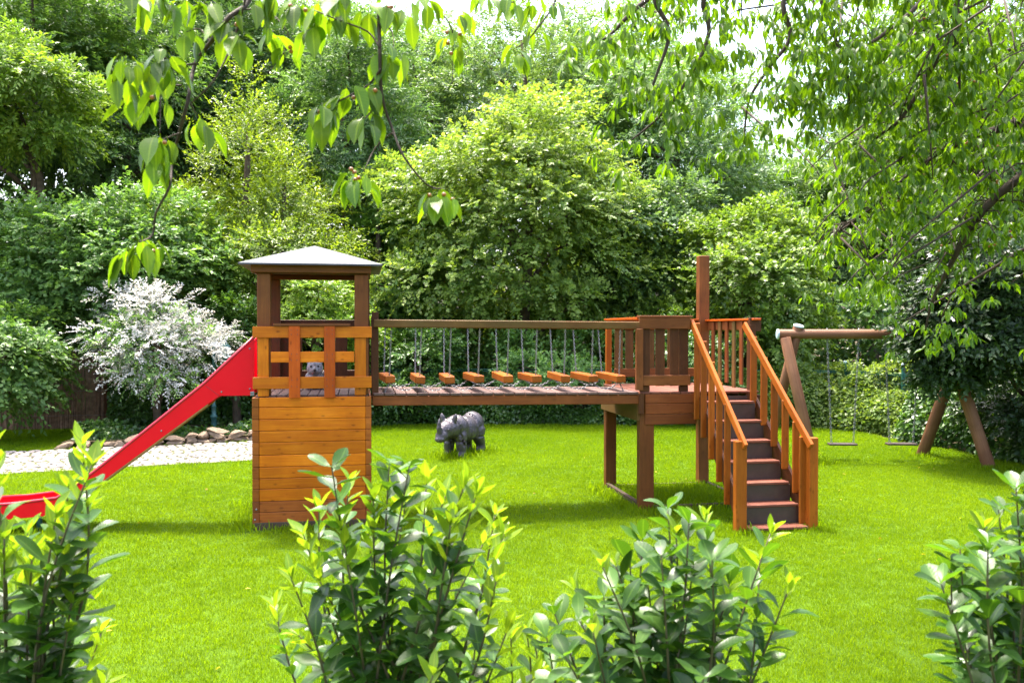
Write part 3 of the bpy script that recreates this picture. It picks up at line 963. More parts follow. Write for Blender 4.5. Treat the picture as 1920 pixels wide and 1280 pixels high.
while x < -.5:
    wd = r.uniform(.16, .42)
    hmax = .08 if x < -4.6 else .15 if x < -3.2 else .19
    z = 0
    while z < hmax:
        h = r.uniform(.08, .14) if hmax > .1 else .10
        nsub = 1 if r.random() < .7 else 2
        for k in range(nsub):
            ww = wd / nsub
            mw = Matrix.Translation((x + ww * (k + .5) + r.uniform(-.02, .02), bed_y(x) + r.uniform(-.04, .04) + z * .15, z + h * .45)) @ Matrix.Rotation(r.uniform(-.35, .35), 4, 'Y') @ Matrix.Diagonal((ww * 1.28, .32, h * 1.35, 1)) @ Matrix.Rotation(r.uniform(-3, 3), 4, 'Z')
            link(bpy.data.objects.new('stone', r.choice(stones)), wall, mw)
        z += h * .9
    x += wd
sheet('planting_bed', [(-5.6, 17.55), (-4.8, 17.62), (-2.2, 18.1), (-.35, 18.3), (-.3, 20.6), (-5.4, 20.9)], .10, M['soil'])

lampb = Vector((-3.02, 18.9, .10))
lamp = thing('garden_lamp', lampb, 'dark green cast lamp post with a hanging lantern behind the red slide', 'lamp post')
bm = bmesh.new()
prof = [(.075, 0), (.08, .03), (.058, .06), (.058, .28), (.072, .30), (.072, .34), (.05, .36), (.046, .50), (.055, .52), (.055, .55), (.034, .58), (.030, 1.5), (.038, 1.52), (.038, 1.56), (.03, 1.6), (.03, 1.74), (.012, 1.82)]
tube_bm(bm, [lampb + Vector((0, 0, z)) for _, z in prof], [q for q, _ in prof], 14)
bm_obj('pole', bm, M['lampgreen'], lamp, None, True)
LXY = lampb + Vector((.23, 0, 0))
tube('arm', lamp, [lampb + Vector((0, 0, 1.42)), lampb + Vector((.10, 0, 1.36)), lampb + Vector((.2, 0, 1.40)), LXY + Vector((0, 0, 1.50))], .014, 'lampgreen', 8)
def six(r0, r1, z0, z1, name, mat):
    bm = tube_bm(bmesh.new(), [LXY + Vector((0, 0, z0)), LXY + Vector((0, 0, z1))], [r0, r1], 6)
    return bm_obj(name, bm, M[mat], lamp)
six(.05, .075, 1.50, 1.54, 'lantern_base', 'lampgreen')
gl = six(.072, .10, 1.545, 1.77, 'lantern_glass', 'lampglass')
six(.125, .04, 1.775, 1.87, 'lantern_roof', 'lampgreen')
six(.03, .01, 1.872, 1.93, 'finial', 'lampgreen')
for k in range(6):
    a = math.pi / 3 * k
    tube('glazing_bar', lamp, [LXY + Vector((math.cos(a) * .076, math.sin(a) * .076, 1.54)), LXY + Vector((math.cos(a) * .104, math.sin(a) * .104, 1.775))], .008, 'lampgreen', 5)

# reed fence
rf = thing('reed_fence', (-7.5, 20.9, 0), 'brown reed screen fence in deep shade under the trees', 'fence')
bm = bmesh.new()
r = random.Random(5)
x = -12.0
while x < -5.75:
    y = 20.95 + r.uniform(-.02, .02)
    h = 1.72 + r.uniform(-.08, .06)
    tube_bm(bm, [(x, y, 0), (x + r.uniform(-.02, .02), y, h)], r.uniform(.008, .014), 4, cap=False)
    x += r.uniform(.014, .024)
tag(bm_obj('reed_panel', bm, M['reed'], rf), kind='stuff')
for z in (.3, .85, 1.45):
    tube('binding_wire', rf, [(-12, 20.925, z), (-5.75, 20.925, z)], .004, 'steel', 4)
for xx in (-11.6, -9.6, -7.6, -5.72):
    vboard('post', rf, xx, 21.02, 0, 1.75, .07, .07, 'dark')

# green wire mesh fence round the back and right of the lawn
FPOST = [(-5.55, 21.1), (-3.1, 20.95), (-.6, 20.9), (1.92, 21.0), (4.4, 20.4), (6.9, 19.75), (9.3, 19.0), (11.15, 18.5), (11.55, 16.9), (11.75, 14.5), (11.85, 12.0), (11.9, 9.6)]
mf = thing('mesh_fence', (1.92, 21.0, 0), 'dark green wire mesh fence half hidden in the hedge round the lawn', 'fence')
for (x, y) in FPOST:
    vboard('post', mf, x, y, 0, 1.47, .06, .045, 'dark').data.materials[0] = M['fencegreen']
    c = bmesh.new(); bmesh.ops.create_uvsphere(c, u_segments=10, v_segments=6, radius=.04)
    bm_obj('post_cap', c, M['bluegrey'] if x > 11 else M['fencegreen'], mf, Matrix.Translation((x, y, 1.48)), True)
for (a, b) in zip(FPOST, FPOST[1:]):
    bm = bmesh.new()
    p, q = Vector((*a, 0)), Vector((*b, 0))
    for z in (.05, .25, .45, .65, .85, 1.05, 1.24, 1.28):
        tube_bm(bm, [p + Vector((0, 0, z)), q + Vector((0, 0, z))], .008 if z < 1.2 else .011, 4, False)
    nn = int((q - p).length / .06)
    for k in range(1, nn):
        c_ = p.lerp(q, k / nn)
        tube_bm(bm, [c_ + Vector((0, 0, .03)), c_ + Vector((0, 0, 1.29))], .003, 3, False)
    bm_obj('wire_panel', bm, M['fencegreen'], mf)

# ------------------------------------------------------------------ foliage
LEAF2 = (np.array([[0, 0, 0], [.5, .45, .10], [0, 1, -.06], [-.5, .45, .10]], np.float32), np.array([[0, 1, 2], [0, 2, 3]], np.int32))
def nrm(a):
    return a / np.maximum(np.linalg.norm(a, axis=-1, keepdims=True), 1e-6)
def leaf_arrays(P, D, Nn, L, Wd, tint, tmpl=LEAF2):
    """P base, D direction, Nn upper side; all (n,3)"""
    D = nrm(D)
    X = nrm(np.cross(D, Nn))
    Z = np.cross(X, D)
    T, Fc = tmpl
    n, k = len(P), len(T)
    V = (P[:, None] + X[:, None] * (T[None, :, :1] * Wd[:, None, None]) + D[:, None] * (T[None, :, 1:2] * L[:, None, None]) + Z[:, None] * (T[None, :, 2:3] * L[:, None, None]))
    F_ = Fc[None] + (np.arange(n, dtype=np.int32) * k)[:, None, None]
    return V.reshape(-1, 3), F_.reshape(-1, Fc.shape[1]), np.repeat(tint, k)

def crown_mesh(name, seed, R, n_lobes, n_leaves, leaf=(.13, .075), spray=10, lobe_r=(.28, .42), flat=.42, droop=.28, spray_len=.5, style='round', floor=None, core=True):
    rng = np.random.default_rng(seed)
    R = np.array(R, float)
    # lobes: tiers of foliage through the crown's outer shell
    cs, rs = [], []
    for i in range(n_lobes):
        for _ in range(30):
            d = nrm(rng.normal(size=3))
            if d[2] < -.75: continue
            k = rng.uniform(.45, .92)
            if style == 'cone':
                zz = d[2]
                d[:2] *= max(.18, .55 - .5 * zz) / .62
            c = d * k * R
            if all(np.linalg.norm((c - q) / R) > .22 for q in cs): break
        cs.append(c)
        q = rng.uniform(*lobe_r) * R.mean() * (1.0 if style != 'cone' else max(.5, .85 - .45 * d[2]))
        rs.append(np.array([q, q, q * flat]))
    cs.append(np.zeros(3)); rs.append(R * .55)
    cs, rs = np.array(cs), np.array(rs)
    w_ = (rs[:, 0] ** 2)
    w_ /= w_.sum()
    ns = n_leaves // spray
    which = rng.choice(len(cs), size=ns, p=w_)
    d = nrm(rng.normal(size=(ns, 3)) + np.array([0, 0, .42]))
    rad = rng.uniform(.5, 1.12, size=(ns, 1)) ** .6
    shoot = rng.uniform(size=(ns, 1)) < .10
    rad = np.where(shoot, rng.uniform(1.05, 1.42, size=(ns, 1)), rad)
    P = cs[which] + d * rad * rs[which]
    out = nrm(P / R)
    # drop sprays far inside the crown
    keep = (np.linalg.norm(P / R, axis=1) > .42)
    if floor is not None: keep &= P[:, 2] > floor
    P, d, out, which = P[keep], d[keep], out[keep], which[keep]
    ns = len(P)
    ax = nrm(d * .7 + out * .5 + rng.normal(size=(ns, 3)) * .35 + np.array([0, 0, .18 if style != 'droop' else -.4]))
    up = nrm(np.array([0, 0, .75]) + out * .55 + rng.normal(size=(ns, 3)) * .28)
    side = nrm(np.cross(ax, up))
    t = np.linspace(.05, 1, spray)[None, :, None]
    Ls = rng.uniform(.65, 1.25, size=(ns, 1, 1)) * spray_len
    pos = P[:, None] + ax[:, None] * (t * Ls) - np.array([0, 0, 1.0]) * (droop * t ** 2 * Ls)
    sg = np.where(np.arange(spray) % 2 == 0, 1, -1)[None, :, None]
    dr = ax[:, None] * (.45 + .5 * t) + side[:, None] * sg * (1.0 - .35 * t) + rng.normal(size=(ns, spray, 3)) * .28 - np.array([0, 0, droop * .9])
    nr = up[:, None] + rng.normal(size=(ns, spray, 3)) * .38
    nl = ns * spray
    sc = rng.uniform(.7, 1.25, nl)
    # young, yellower shoots towards the ends of the sprays; whole sprays differ too
    tint = np.clip(np.repeat(rng.beta(1.6, 2.2, ns), spray) * .8 + np.tile(t.ravel(), ns) * .25 + rng.normal(0, .1, nl), 0, 1)
    V, Fc, T = leaf_arrays(pos.reshape(-1, 3), dr.reshape(-1, 3), nr.reshape(-1, 3), sc * leaf[0], sc * leaf[1], tint)
    return np_mesh(name, V, Fc, T), cs[:-1], rs[:-1]

def limb_obj(parent, p0, p1, r0, r1, mat='bark', seed=0, name='limb'):
    rr = random.Random(seed)
    p0, p1 = Vector(p0), Vector(p1)
    n = 6
    pts, rad = [], []
    for i in range(n + 1):
        t = i / n
        p = p0.lerp(p1, t)
        p.z += math.sin(t * math.pi) * (p1 - p0).length * .07
        if 0 < i < n:
            p += Vector((rr.uniform(-1, 1), rr.uniform(-1, 1), rr.uniform(-1, 1))) * (p1 - p0).length * .025
        pts.append(p); rad.append(r0 + (r1 - r0) * t)
    return tube(name, parent, pts, rad, mat, 7)

PROTO = {}
def tree(name, cx, ytop, ybot, halfw, Y, mat, seed, label, cat='tree', n_leaves=26000, lobes=26, group=None, key=None, depth=None, trunk=True, **kw):
    top, bot = at(cx, ytop, Y).z, max(.15, at(cx, ybot, Y).z)
    c = at(cx, (ytop + ybot) / 2, Y)
    rx = halfw / F_PX * Y * 1.0
    rz = (top - bot) / 2
    ry = depth or min(rx, 2.6)
    base = Vector((c.x, Y, 0))
    t = thing(name, base, label, cat, group)
    me, cs, rs = crown_mesh('crown', seed, (rx, ry, rz), lobes, n_leaves, **kw)
    cz = (top + bot) / 2
    me.materials.append(M[mat])
    o = bpy.data.objects.new('crown', me)
    link(o, t, Matrix.Translation((c.x, Y, cz)))
    if trunk:
        rr = random.Random(seed)
        tr = min(.15, max(.06, .028 * top))
        hz = bot + (cz - bot) * .9
        tube('trunk', t, [(c.x, Y, -.05), (c.x + rr.uniform(-.1, .1), Y, hz * .4), (c.x + rr.uniform(-.15, .15), Y, hz), (c.x + rr.uniform(-.2, .2), Y, cz + rz * .55)], [tr * 1.25, tr, tr * .75, tr * .25], 'bark', 9)
        idx = sorted(range(len(cs)), key=lambda i: -rs[i][0])[:8]
        for i in idx:
            q = cs[i]
            z0 = max(.2, min(hz, cz + q[2] - .55 * math.hypot(q[0], q[1])))
            limb_obj(t, (c.x, Y, z0), (c.x + q[0], Y + q[1], cz + q[2]), tr * .5, tr * .12, 'bark', seed + i)
    if key: PROTO[key] = (me, rx, ry, rz)
    return t

# woodland edge behind the lawn, measured from the photograph
tree('field_maple', 985, 135, 740, 265, 22.6, 'maple', 1, 'broad yellow-green maple towering behind the chain bridge', n_leaves=76000, lobes=58, key='a', leaf=(.115, .085), lobe_r=(.16, .36))
tree('field_maple', 1395, 365, 760, 165, 21.0, 'maple2', 2, 'rounded bright green maple behind the tall platform post', n_leaves=36000, lobes=36, key='b', leaf=(.115, .085), lobe_r=(.16, .36))
tree('young_maple', 195, 335, 725, 235, 21.6, 'mid', 3, 'dense mid green leafy tree behind the white shrub', n_leaves=46000, lobes=34, key='c', leaf=(.12, .075), depth=1.5)
tree('hornbeam', 470, 95, 640, 170, 24.0, 'horn', 4, 'tall feathery yellow-green tree rising behind the tower roof', n_leaves=40000, lobes=36, key='d', style='cone', leaf=(.10, .05), droop=.12, spray_len=.55, lobe_r=(.22, .34), flat=.4)
tree('hornbeam', 525, 265, 640, 125, 22.3, 'horn', 5, 'small feathery yellow-green tree with upright shoots just above the tower roof', n_leaves=20000, lobes=24, style='cone', leaf=(.10, .05), droop=.08, spray_len=.55, lobe_r=(.22, .34), flat=.4)
tree('ash_tree', 60, -120, 420, 260, 25.5, 'mid', 6, 'tall green tree at the garden corner with bare leaning stems showing', n_leaves=40000, lobes=30, key='e', leaf=(.15, .06), lobe_r=(.22, .34), flat=.5)
tree('oak_tree', 1270, 70, 520, 215, 26.5, 'grey', 7, 'grey-green bushy tree behind the rounded bright maple', n_leaves=42000, lobes=34, key='f', leaf=(.12, .075))
tree('ash_tree', 985, -25, 420, 215, 30.0, 'pale', 8, 'pale green tree showing its top above the broad maple', n_leaves=40000, lobes=32, key='g', leaf=(.14, .06), flat=.8)
tree('dark_ash', 650, 25, 520, 150, 27.0, 'deep', 9, 'dark blue-green tree filling the gap between hornbeam and maple', n_leaves=38000, lobes=30, key='h', leaf=(.15, .055), flat=.55)
tree('dark_ash', 240, -40, 430, 190, 28.5, 'deep', 10, 'dark green tree with drooping sprays behind the leafy sapling', n_leaves=40000, lobes=30, key='i', leaf=(.15, .06), flat=.5)
tree('beech_tree', -10, 560, 835, 95, 18.6, 'mid', 11, 'low boughs of a green tree sweeping down before the reed fence', n_leaves=14000, lobes=16, leaf=(.12, .075), droop=.45, lobe_r=(.3, .45), depth=1.2)
tree('willow_tree', 1640, 160, 640, 130, 26.0, 'pale', 12, 'pale green soft-leaved tree seen through the hanging cherry boughs', n_leaves=30000, lobes=26, leaf=(.13, .05), key='k')
tree('ash_tree', 800, 45, 420, 110, 31.5, 'grey', 13, 'slender grey-green tree under the bright sky gap', n_leaves=22000, lobes=22, leaf=(.14, .06), flat=.8)
tree('ash_tree', 1150, -10, 420, 130, 29.0, 'grey', 30, 'grey-green tree between the pale treetop and the sky gap', n_leaves=24000, lobes=22, leaf=(.14, .06), flat=.7)
tree('field_maple', 1205, 300, 690, 120, 23.4, 'grey', 31, 'grey-green bush-like maple filling the gap between the two bright maples', n_leaves=24000, lobes=28, leaf=(.115, .08), lobe_r=(.2, .38))
tree('hazel_tree', 715, 300, 720, 110, 24.2, 'mid', 32, 'mid green hazel between the tower roof and the broad maple', n_leaves=24000, lobes=26, leaf=(.12, .09), lobe_r=(.2, .38))
tree('hazel_tree', 330, 390, 700, 120, 22.4, 'maple2', 33, 'fresh green hazel above the white shrub', n_leaves=24000, lobes=28, leaf=(.115, .08), lobe_r=(.2, .36))
tree('ash_tree', 45, 60, 330, 130, 22.6, 'maple2', 34, 'bright green boughs high in the garden corner before the tall trees', n_leaves=20000, lobes=20, leaf=(.14, .065), lobe_r=(.2, .36), trunk=False)
tree('ash_tree', 1830, -160, 600, 210, 24.0, 'pale', 35, 'tall pale green tree behind the dark shrub and cherry canopy', n_leaves=42000, lobes=36, leaf=(.15, .075))
tree('ash_tree', 1640, 10, 640, 125, 27.5, 'mid', 36, 'mid green tree seen through thin cherry twigs above the swing beam', n_leaves=26000, lobes=28, leaf=(.15, .075))
tree('lime_tree', 200, -160, 330, 190, 31.0, 'pale', 37, 'pale sunlit treetop high behind the garden corner', n_leaves=30000, lobes=28, leaf=(.16, .08))
tree('lime_tree', 560, -60, 330, 130, 32.0, 'grey', 38, 'grey-green treetop above the feathery yellow-green tree', n_leaves=24000, lobes=24, leaf=(.16, .08))
# rows further in: copies with their own size, turn and place
woods = [('e', -560, -150, 470, 29, 'deep'), ('i', -250, -160, 480, 27, 'mid'), ('h', 430, -60, 470, 31, 'deep'), ('f', 90, -200, 300, 33, 'mid'),
         ('e', 560, -20, 420, 34, 'grey'), ('g', 720, 70, 430, 36, 'grey'), ('f', 900, 60, 430, 37, 'deep'), ('h', 1060, 80, 470, 35, 'deep'),
         ('k', 1230, 40, 470, 34, 'grey'), ('h', 1440, 300, 620, 29, 'deep'), ('e', 1560, 330, 640, 31, 'deep'), ('f', 1780, 120, 560, 28, 'mid'),
         ('i', 1960, 60, 560, 26, 'mid'), ('e', 2240, -50, 560, 29, 'deep'), ('g', 1690, 250, 600, 36, 'grey'), ('h', 300, 100, 560, 36, 'deep'),
         ('f', 780, 330, 640, 28, 'deep'), ('h', 1120, 350, 640, 30, 'deep'), ('e', 420, 330, 640, 29, 'deep'), ('f', 1900, 420, 640, 24, 'deep'), ('f', 100, 350, 640, 27, 'deep'), ('e', -380, 380, 700, 24, 'mid')]
r = random.Random(77)
for i, (k, cx, yt, yb, Y, mt) in enumerate(woods):
    me, rx, ry, rz = PROTO[k]
    top, bot = at(cx, yt, Y).z, max(.5, at(cx, yb, Y).z)
    c = at(cx, (yt + yb) / 2, Y)
    t = thing('woodland_tree', Vector((c.x, Y, 0)), 'leafy tree deep in the wood behind the garden', 'tree', 'trees of the wood behind the garden')
    s = (top - bot) / 2 / rz
    sxy = max(s, 3.0 / rx) if rx * s < 3.0 else s
    o = bpy.data.objects.new('crown', me)
    link(o, t, Matrix.Translation((c.x, Y, (top + bot) / 2)) @ Matrix.Rotation(r.uniform(0, 6.28), 4, 'Z') @ Matrix.Diagonal((sxy, sxy, s, 1)))
    o.material_slots[0].link = 'OBJECT'
    o.material_slots[0].material = M[mt]
    tr = min(.16, .022 * top)
    tube('trunk', t, [(c.x, Y, -.05), (c.x + r.uniform(-.2, .2), Y, bot * .6), (c.x + r.uniform(-.3, .3), Y, (top + bot) / 2)], [tr * 1.2, tr, tr * .5], 'bark', 8)
# thin bare stems that show in the dark gaps
for (xa, ya, xb, yb, Y, rr_) in ((75, 330, -40, 120, 23.5, .09), (65, 300, 15, 160, 23.5, .05), (700, 400, 712, 240, 25.5, .07), (690, 420, 735, 300, 25.5, .04), (1610, 640, 1590, 560, 22.5, .04), (1480, 640, 1500, 545, 22.5, .04), (1560, 650, 1545, 560, 23, .03)):
    p, q = at(xa, ya, Y), at(xb, yb, Y)
    t = thing('sapling', Vector((p.x, Y, 0)), 'thin bare stem leaning in the dark gap under the trees', 'tree', 'bare stems in the dark gaps')
    tube('trunk', t, [(p.x + (p.x - q.x) * .3, Y, -.03), p, p.lerp(q, .5) + Vector((.06, 0, 0)), q], [rr_ * 1.2, rr_, rr_ * .8, rr_ * .5], 'bark', 8)

# the wood further in, one dense mass of leaves
def thicket(line, height, depth, n, mat, seed, leaf):
    rng = np.random.default_rng(seed)
    P = np.array(line, float)
    seg = np.linalg.norm(np.diff(P, axis=0), axis=1)
    cum = np.concatenate([[0], np.cumsum(seg)])
    q = rng.uniform(0, cum[-1], n)
    i = np.clip(np.searchsorted(cum, q) - 1, 0, len(seg) - 1)
    f = ((q - cum[i]) / seg[i])[:, None]
    base = P[i] * (1 - f) + P[i + 1] * f
    hh = height * (.8 + .2 * np.sin(q * .5) * np.sin(q * .23 + 1))
    z = rng.uniform(0, 1, n) * hh
    base[:, 1] += rng.uniform(-1, 1, n) * depth + np.sin(q * .9 + z * .8) * .8
    pos = np.concatenate([base, z[:, None]], 1)
    D = rng.normal(size=(n, 3)) + np.array([0, -.2, -.4])
    Nn = rng.normal(size=(n, 3)) * .5 + np.array([0, -.6, .7])
    sc = rng.uniform(.6, 1.4, n)
    V, Fc, T = leaf_arrays(pos, D, Nn, sc * leaf[0], sc * leaf[1], rng.beta(1.5, 2.5, n))
    o = mesh_obj('far_wood', np_mesh('far_wood', V, Fc, T), M[mat])
    tag(o, kind='stuff')
thicket([(-32, 30), (-12, 29), (4, 33), (14, 31), (22, 24), (27, 14)], 10.0, 1.2, 60000, 'deep', 90, (.30, .20))
thicket([(-16, 24.5), (-4, 25.6), (3, 26), (9, 24.2), (13, 22.6), (16.5, 19), (18, 12)], 3.6, .9, 36000, 'ivy', 91, (.20, .13))

# shrubs and hedges under the trees
def shrub(name, cx, ytop, ybot, halfw, Y, mat, seed, label, cat='shrub', **kw):
    kw.setdefault('lobes', 14); kw.setdefault('n_leaves', 9000); kw.setdefault('leaf', (.09, .055)); kw.setdefault('spray_len', .3)
    return tree(name, cx, ytop, ybot, halfw, Y, mat, seed, label, cat, **kw)
shrub('leafy_shrub', 590, 505, 760, 95, 20.6, 'maple2', 21, 'light green leafy shrub seen through the tower window opening', n_leaves=14000)
shrub('leafy_shrub', 790, 615, 775, 110, 20.9, 'ivy', 22, 'fresh green shrub behind the first stepping beams', n_leaves=13000, lobes=18)
shrub('leafy_shrub', 1030, 610, 790, 130, 20.9, 'mid', 23, 'mid green shrub behind the middle of the chain bridge', n_leaves=13000, lobes=18)
shrub('leafy_shrub', 1260, 600, 790, 120, 20.0, 'ivy', 24, 'dark leafy shrub behind the platform', n_leaves=12000, lobes=18)
shrub('leafy_shrub', 445, 540, 800, 60, 20.2, 'ivy', 25, 'dark green shrub between the slide top and the white shrub', n_leaves=9000)
shrub('leafy_shrub', 640, 700, 800, 60, 20.4, 'ivy', 26, 'low dark shrub hidden behind the tower', n_leaves=4000)
for i, (cx, yt, hw, Y, lb) in enumerate(((1475, 690, 75, 19.6, 'bramble bush behind the stair handrail under the green fence rail'), (1590, 683, 85, 18.7, 'bramble bush with pale shoots behind the swing seat at the free beam end'), (1700, 685, 75, 17.6, 'bramble bush behind the swing seat next to the dark shrub'))):
    shrub('bramble_bush', cx, yt, 835, hw, Y, 'bramble', 40 + i, lb, 'bush', n_leaves=12000, lobes=18, leaf=(.085, .06), trunk=False, depth=.8)
# white-leaved shrub: green leaves inside, cream ones over the outside
ws = shrub('white_shrub', 298, 555, 780, 105, 19.3, 'mid', 51, 'white-flecked flowering shrub beside the red slide', n_leaves=8000, lobes=20, leaf=(.09, .04), depth=1.3)
mew, _, _ = crown_mesh('blossom', 52, (1.36, 1.30, 1.46), 30, 15500, leaf=(.068, .036), spray=10, spray_len=.30, droop=.3, lobe_r=(.26, .4))
mew.materials.append(M['whiteleaf'])
cw = at(298, 655, 19.3)
link(bpy.data.objects.new('blossom', mew), ws, Matrix.Translation((cw.x, 19.3, cw.z)))

# long ivy-clad hedge strips along the lawn's back and right-hand edge
def strip_hedge(name, label, line, height, depth, n, mat, seed, leaf=(.085, .07)):
    rng = np.random.default_rng(seed)
    P = np.array(line, float)
    seg = np.linalg.norm(np.diff(P, axis=0), axis=1)
    cum = np.concatenate([[0], np.cumsum(seg)])
    s = rng.uniform(0, cum[-1], n)
    i = np.clip(np.searchsorted(cum, s) - 1, 0, len(seg) - 1)
    f = ((s - cum[i]) / seg[i])[:, None]
    base = P[i] * (1 - f) + P[i + 1] * f
    tang = nrm(P[i + 1] - P[i])
    nor = np.stack([tang[:, 1], -tang[:, 0]], 1)         # towards the lawn
    hh = height * (.72 + .28 * np.sin(s * 1.7 + seed) * np.sin(s * .61 + 1) + .12 * np.sin(s * 4.1))
    u = rng.uniform(0, 1, n) ** .8
    z = u * hh
    bulge = depth * (np.cos(u * 1.35) ** .8) * (1 + .22 * np.sin(s * 2.9) * np.sin(z * 4 + s)) * rng.uniform(.72, 1.06, n)
    pos = np.concatenate([base + nor * bulge[:, None], z[:, None]], 1)
    out = np.concatenate([nor, np.zeros((n, 1))], 1)
    D = out * .5 + rng.normal(size=(n, 3)) * .55 + np.array([0, 0, -.35])
    Nn = out * .7 + np.array([0, 0, .75]) + rng.normal(size=(n, 3)) * .4
    sc = rng.uniform(.6, 1.35, n)
    V, Fc, T = leaf_arrays(pos, D, Nn, sc * leaf[0], sc * leaf[1], np.clip(rng.beta(1.5, 2.5, n), 0, 1))
    org = Vector((line[0][0], line[0][1], 0))
    t = thing(name, org, label, 'hedge')
    me = np_mesh('foliage', V, Fc, T)
    mesh_obj('foliage', me, M[mat], t)
    bm = bmesh.new()
    for k in range(26):
        q = rng.integers(0, n)
        tube_bm(bm, [(base[q][0], base[q][1], 0), (base[q][0] + nor[q][0] * .1, base[q][1] + nor[q][1] * .1, hh[q] * .8)], .012, 4, False)
    bm_obj('stems', bm, M['bark'], t).name = 'stem_framework'
    return t
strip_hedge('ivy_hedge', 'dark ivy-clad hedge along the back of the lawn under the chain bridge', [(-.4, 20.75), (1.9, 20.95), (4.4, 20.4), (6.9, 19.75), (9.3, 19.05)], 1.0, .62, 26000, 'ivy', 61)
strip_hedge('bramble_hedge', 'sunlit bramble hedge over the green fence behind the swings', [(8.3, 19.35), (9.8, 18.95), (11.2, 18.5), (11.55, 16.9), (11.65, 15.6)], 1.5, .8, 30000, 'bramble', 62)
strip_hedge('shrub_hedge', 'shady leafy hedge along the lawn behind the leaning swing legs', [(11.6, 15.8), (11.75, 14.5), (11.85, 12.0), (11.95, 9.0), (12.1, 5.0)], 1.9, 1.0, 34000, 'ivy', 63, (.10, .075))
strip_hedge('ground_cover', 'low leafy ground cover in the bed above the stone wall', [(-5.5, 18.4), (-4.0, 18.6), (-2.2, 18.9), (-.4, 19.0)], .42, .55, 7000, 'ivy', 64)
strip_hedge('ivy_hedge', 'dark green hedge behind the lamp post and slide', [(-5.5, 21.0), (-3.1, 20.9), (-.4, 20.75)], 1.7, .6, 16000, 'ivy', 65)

# big dark shrub over the far end of the swing
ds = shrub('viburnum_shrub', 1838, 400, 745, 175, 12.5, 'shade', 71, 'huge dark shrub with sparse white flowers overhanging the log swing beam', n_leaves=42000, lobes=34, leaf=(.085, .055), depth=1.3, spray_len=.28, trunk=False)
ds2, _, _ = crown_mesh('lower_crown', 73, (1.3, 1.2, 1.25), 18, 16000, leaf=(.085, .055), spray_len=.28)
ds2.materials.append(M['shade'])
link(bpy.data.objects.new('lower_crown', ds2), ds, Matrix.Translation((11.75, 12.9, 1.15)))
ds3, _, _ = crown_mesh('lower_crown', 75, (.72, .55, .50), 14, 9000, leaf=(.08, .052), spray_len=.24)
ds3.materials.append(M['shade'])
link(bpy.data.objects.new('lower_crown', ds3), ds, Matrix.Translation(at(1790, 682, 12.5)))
for k in range(5):
    limb_obj(ds, (12.1 + .1 * k, 13.1, 0), (9.9 + .5 * k, 12.6 + .1 * k, 2.2 + .2 * (k % 3)), .06, .02, 'bark', 700 + k, 'stem')
fl, _, _ = crown_mesh('blossom', 74, (1.62, 1.42, 1.68), 20, 500, leaf=(.06, .05), spray=5, spray_len=.07)
fl.materials.append(M['petal'])
cc = at(1825, 572, 12.5)
link(bpy.data.objects.new('blossom', fl), ds, Matrix.Translation((cc.x, 12.5, cc.z)))

# ------------------------------------------------------------------ big single leaves (cherry and laurel)
def leaf_template(nv, wfun, curve, fold, wave=0.0, ratio=.45, seed=0, stalk=0.0):
    r_ = random.Random(seed)
    V, Fq = [], []
    ph = r_.uniform(0, 6)
    tw = r_.uniform(-.25, .25)
    rib, alo = [], []
    rows_ = ([-1] if stalk else []) + list(range(nv + 1))
    for j in rows_:
        t_ = j / nv if j >= 0 else -stalk
        hw = wfun(t_) * ratio * .5 if j >= 0 else .012
        zc = -curve * t_ * t_ + .03 * math.sin(t_ * 5 + ph)
        for s_ in (-1, 0, 1):
            rib.append(abs(s_)); alo.append(t_)
            V.append((s_ * hw, t_, zc + (fold * hw if s_ else 0) + (wave * math.sin(t_ * 9 + ph + s_) if s_ else 0) + tw * s_ * hw * t_))
    for j in range(len(rows_) - 1):
        for c_ in (0, 1):
            a = j * 3 + c_
            Fq.append((a, a + 1, a + 4, a + 3))
    V = np.array(V, np.float32)
    if stalk: V[:, 1] += stalk
    return V, np.array(Fq, np.int32), np.array(rib, np.float32), np.array(alo, np.float32)
w_cherry = lambda t: max(.015, math.sin(math.pi * min(1, t ** .82)) ** .85 * (1 if t < .8 else .86))
w_laurel = lambda t: max(.03, math.sin(math.pi * (t ** 1.25 * .93 + .03)) ** .72)
w_young = lambda t: max(.03, math.sin(math.pi * (t * .95 + .02)) ** .95)
def leaf_meshes(prefix, fn, mat, n, curve, fold, ratio, wave, stalk=0.0):
    out = []
    for k in range(n):
        r_ = random.Random(k * 7 + len(prefix))
        V, Fq, rib, alo = leaf_template(6, fn, r_.uniform(*curve), r_.uniform(*fold), wave, ratio * r_.uniform(.85, 1.15), k, stalk)
        me = np_mesh(prefix, V, Fq, np.full(len(V), r_.uniform(.05, 1)), True, {'rib': rib, 'along': alo})
        me.materials.append(M[mat])
        out.append((me, V, Fq, rib, alo))
    return out
CH = leaf_meshes('leaf', w_cherry, 'cherrybacklit', 10, (.05, .45), (.1, .6), .50, .012, .16)
CN = leaf_meshes('leaf', w_cherry, 'cherryleaf', 10, (.1, .5), (.2, .8), .38, .012, .16)
LA = leaf_meshes('leaf', w_laurel, 'laurel', 12, (-.12, .34), (.1, .55), .54, .016, .08)
LY = leaf_meshes('leaf', w_young, 'laurel_young', 6, (-.1, .25), (.4, .9), .34, .006)

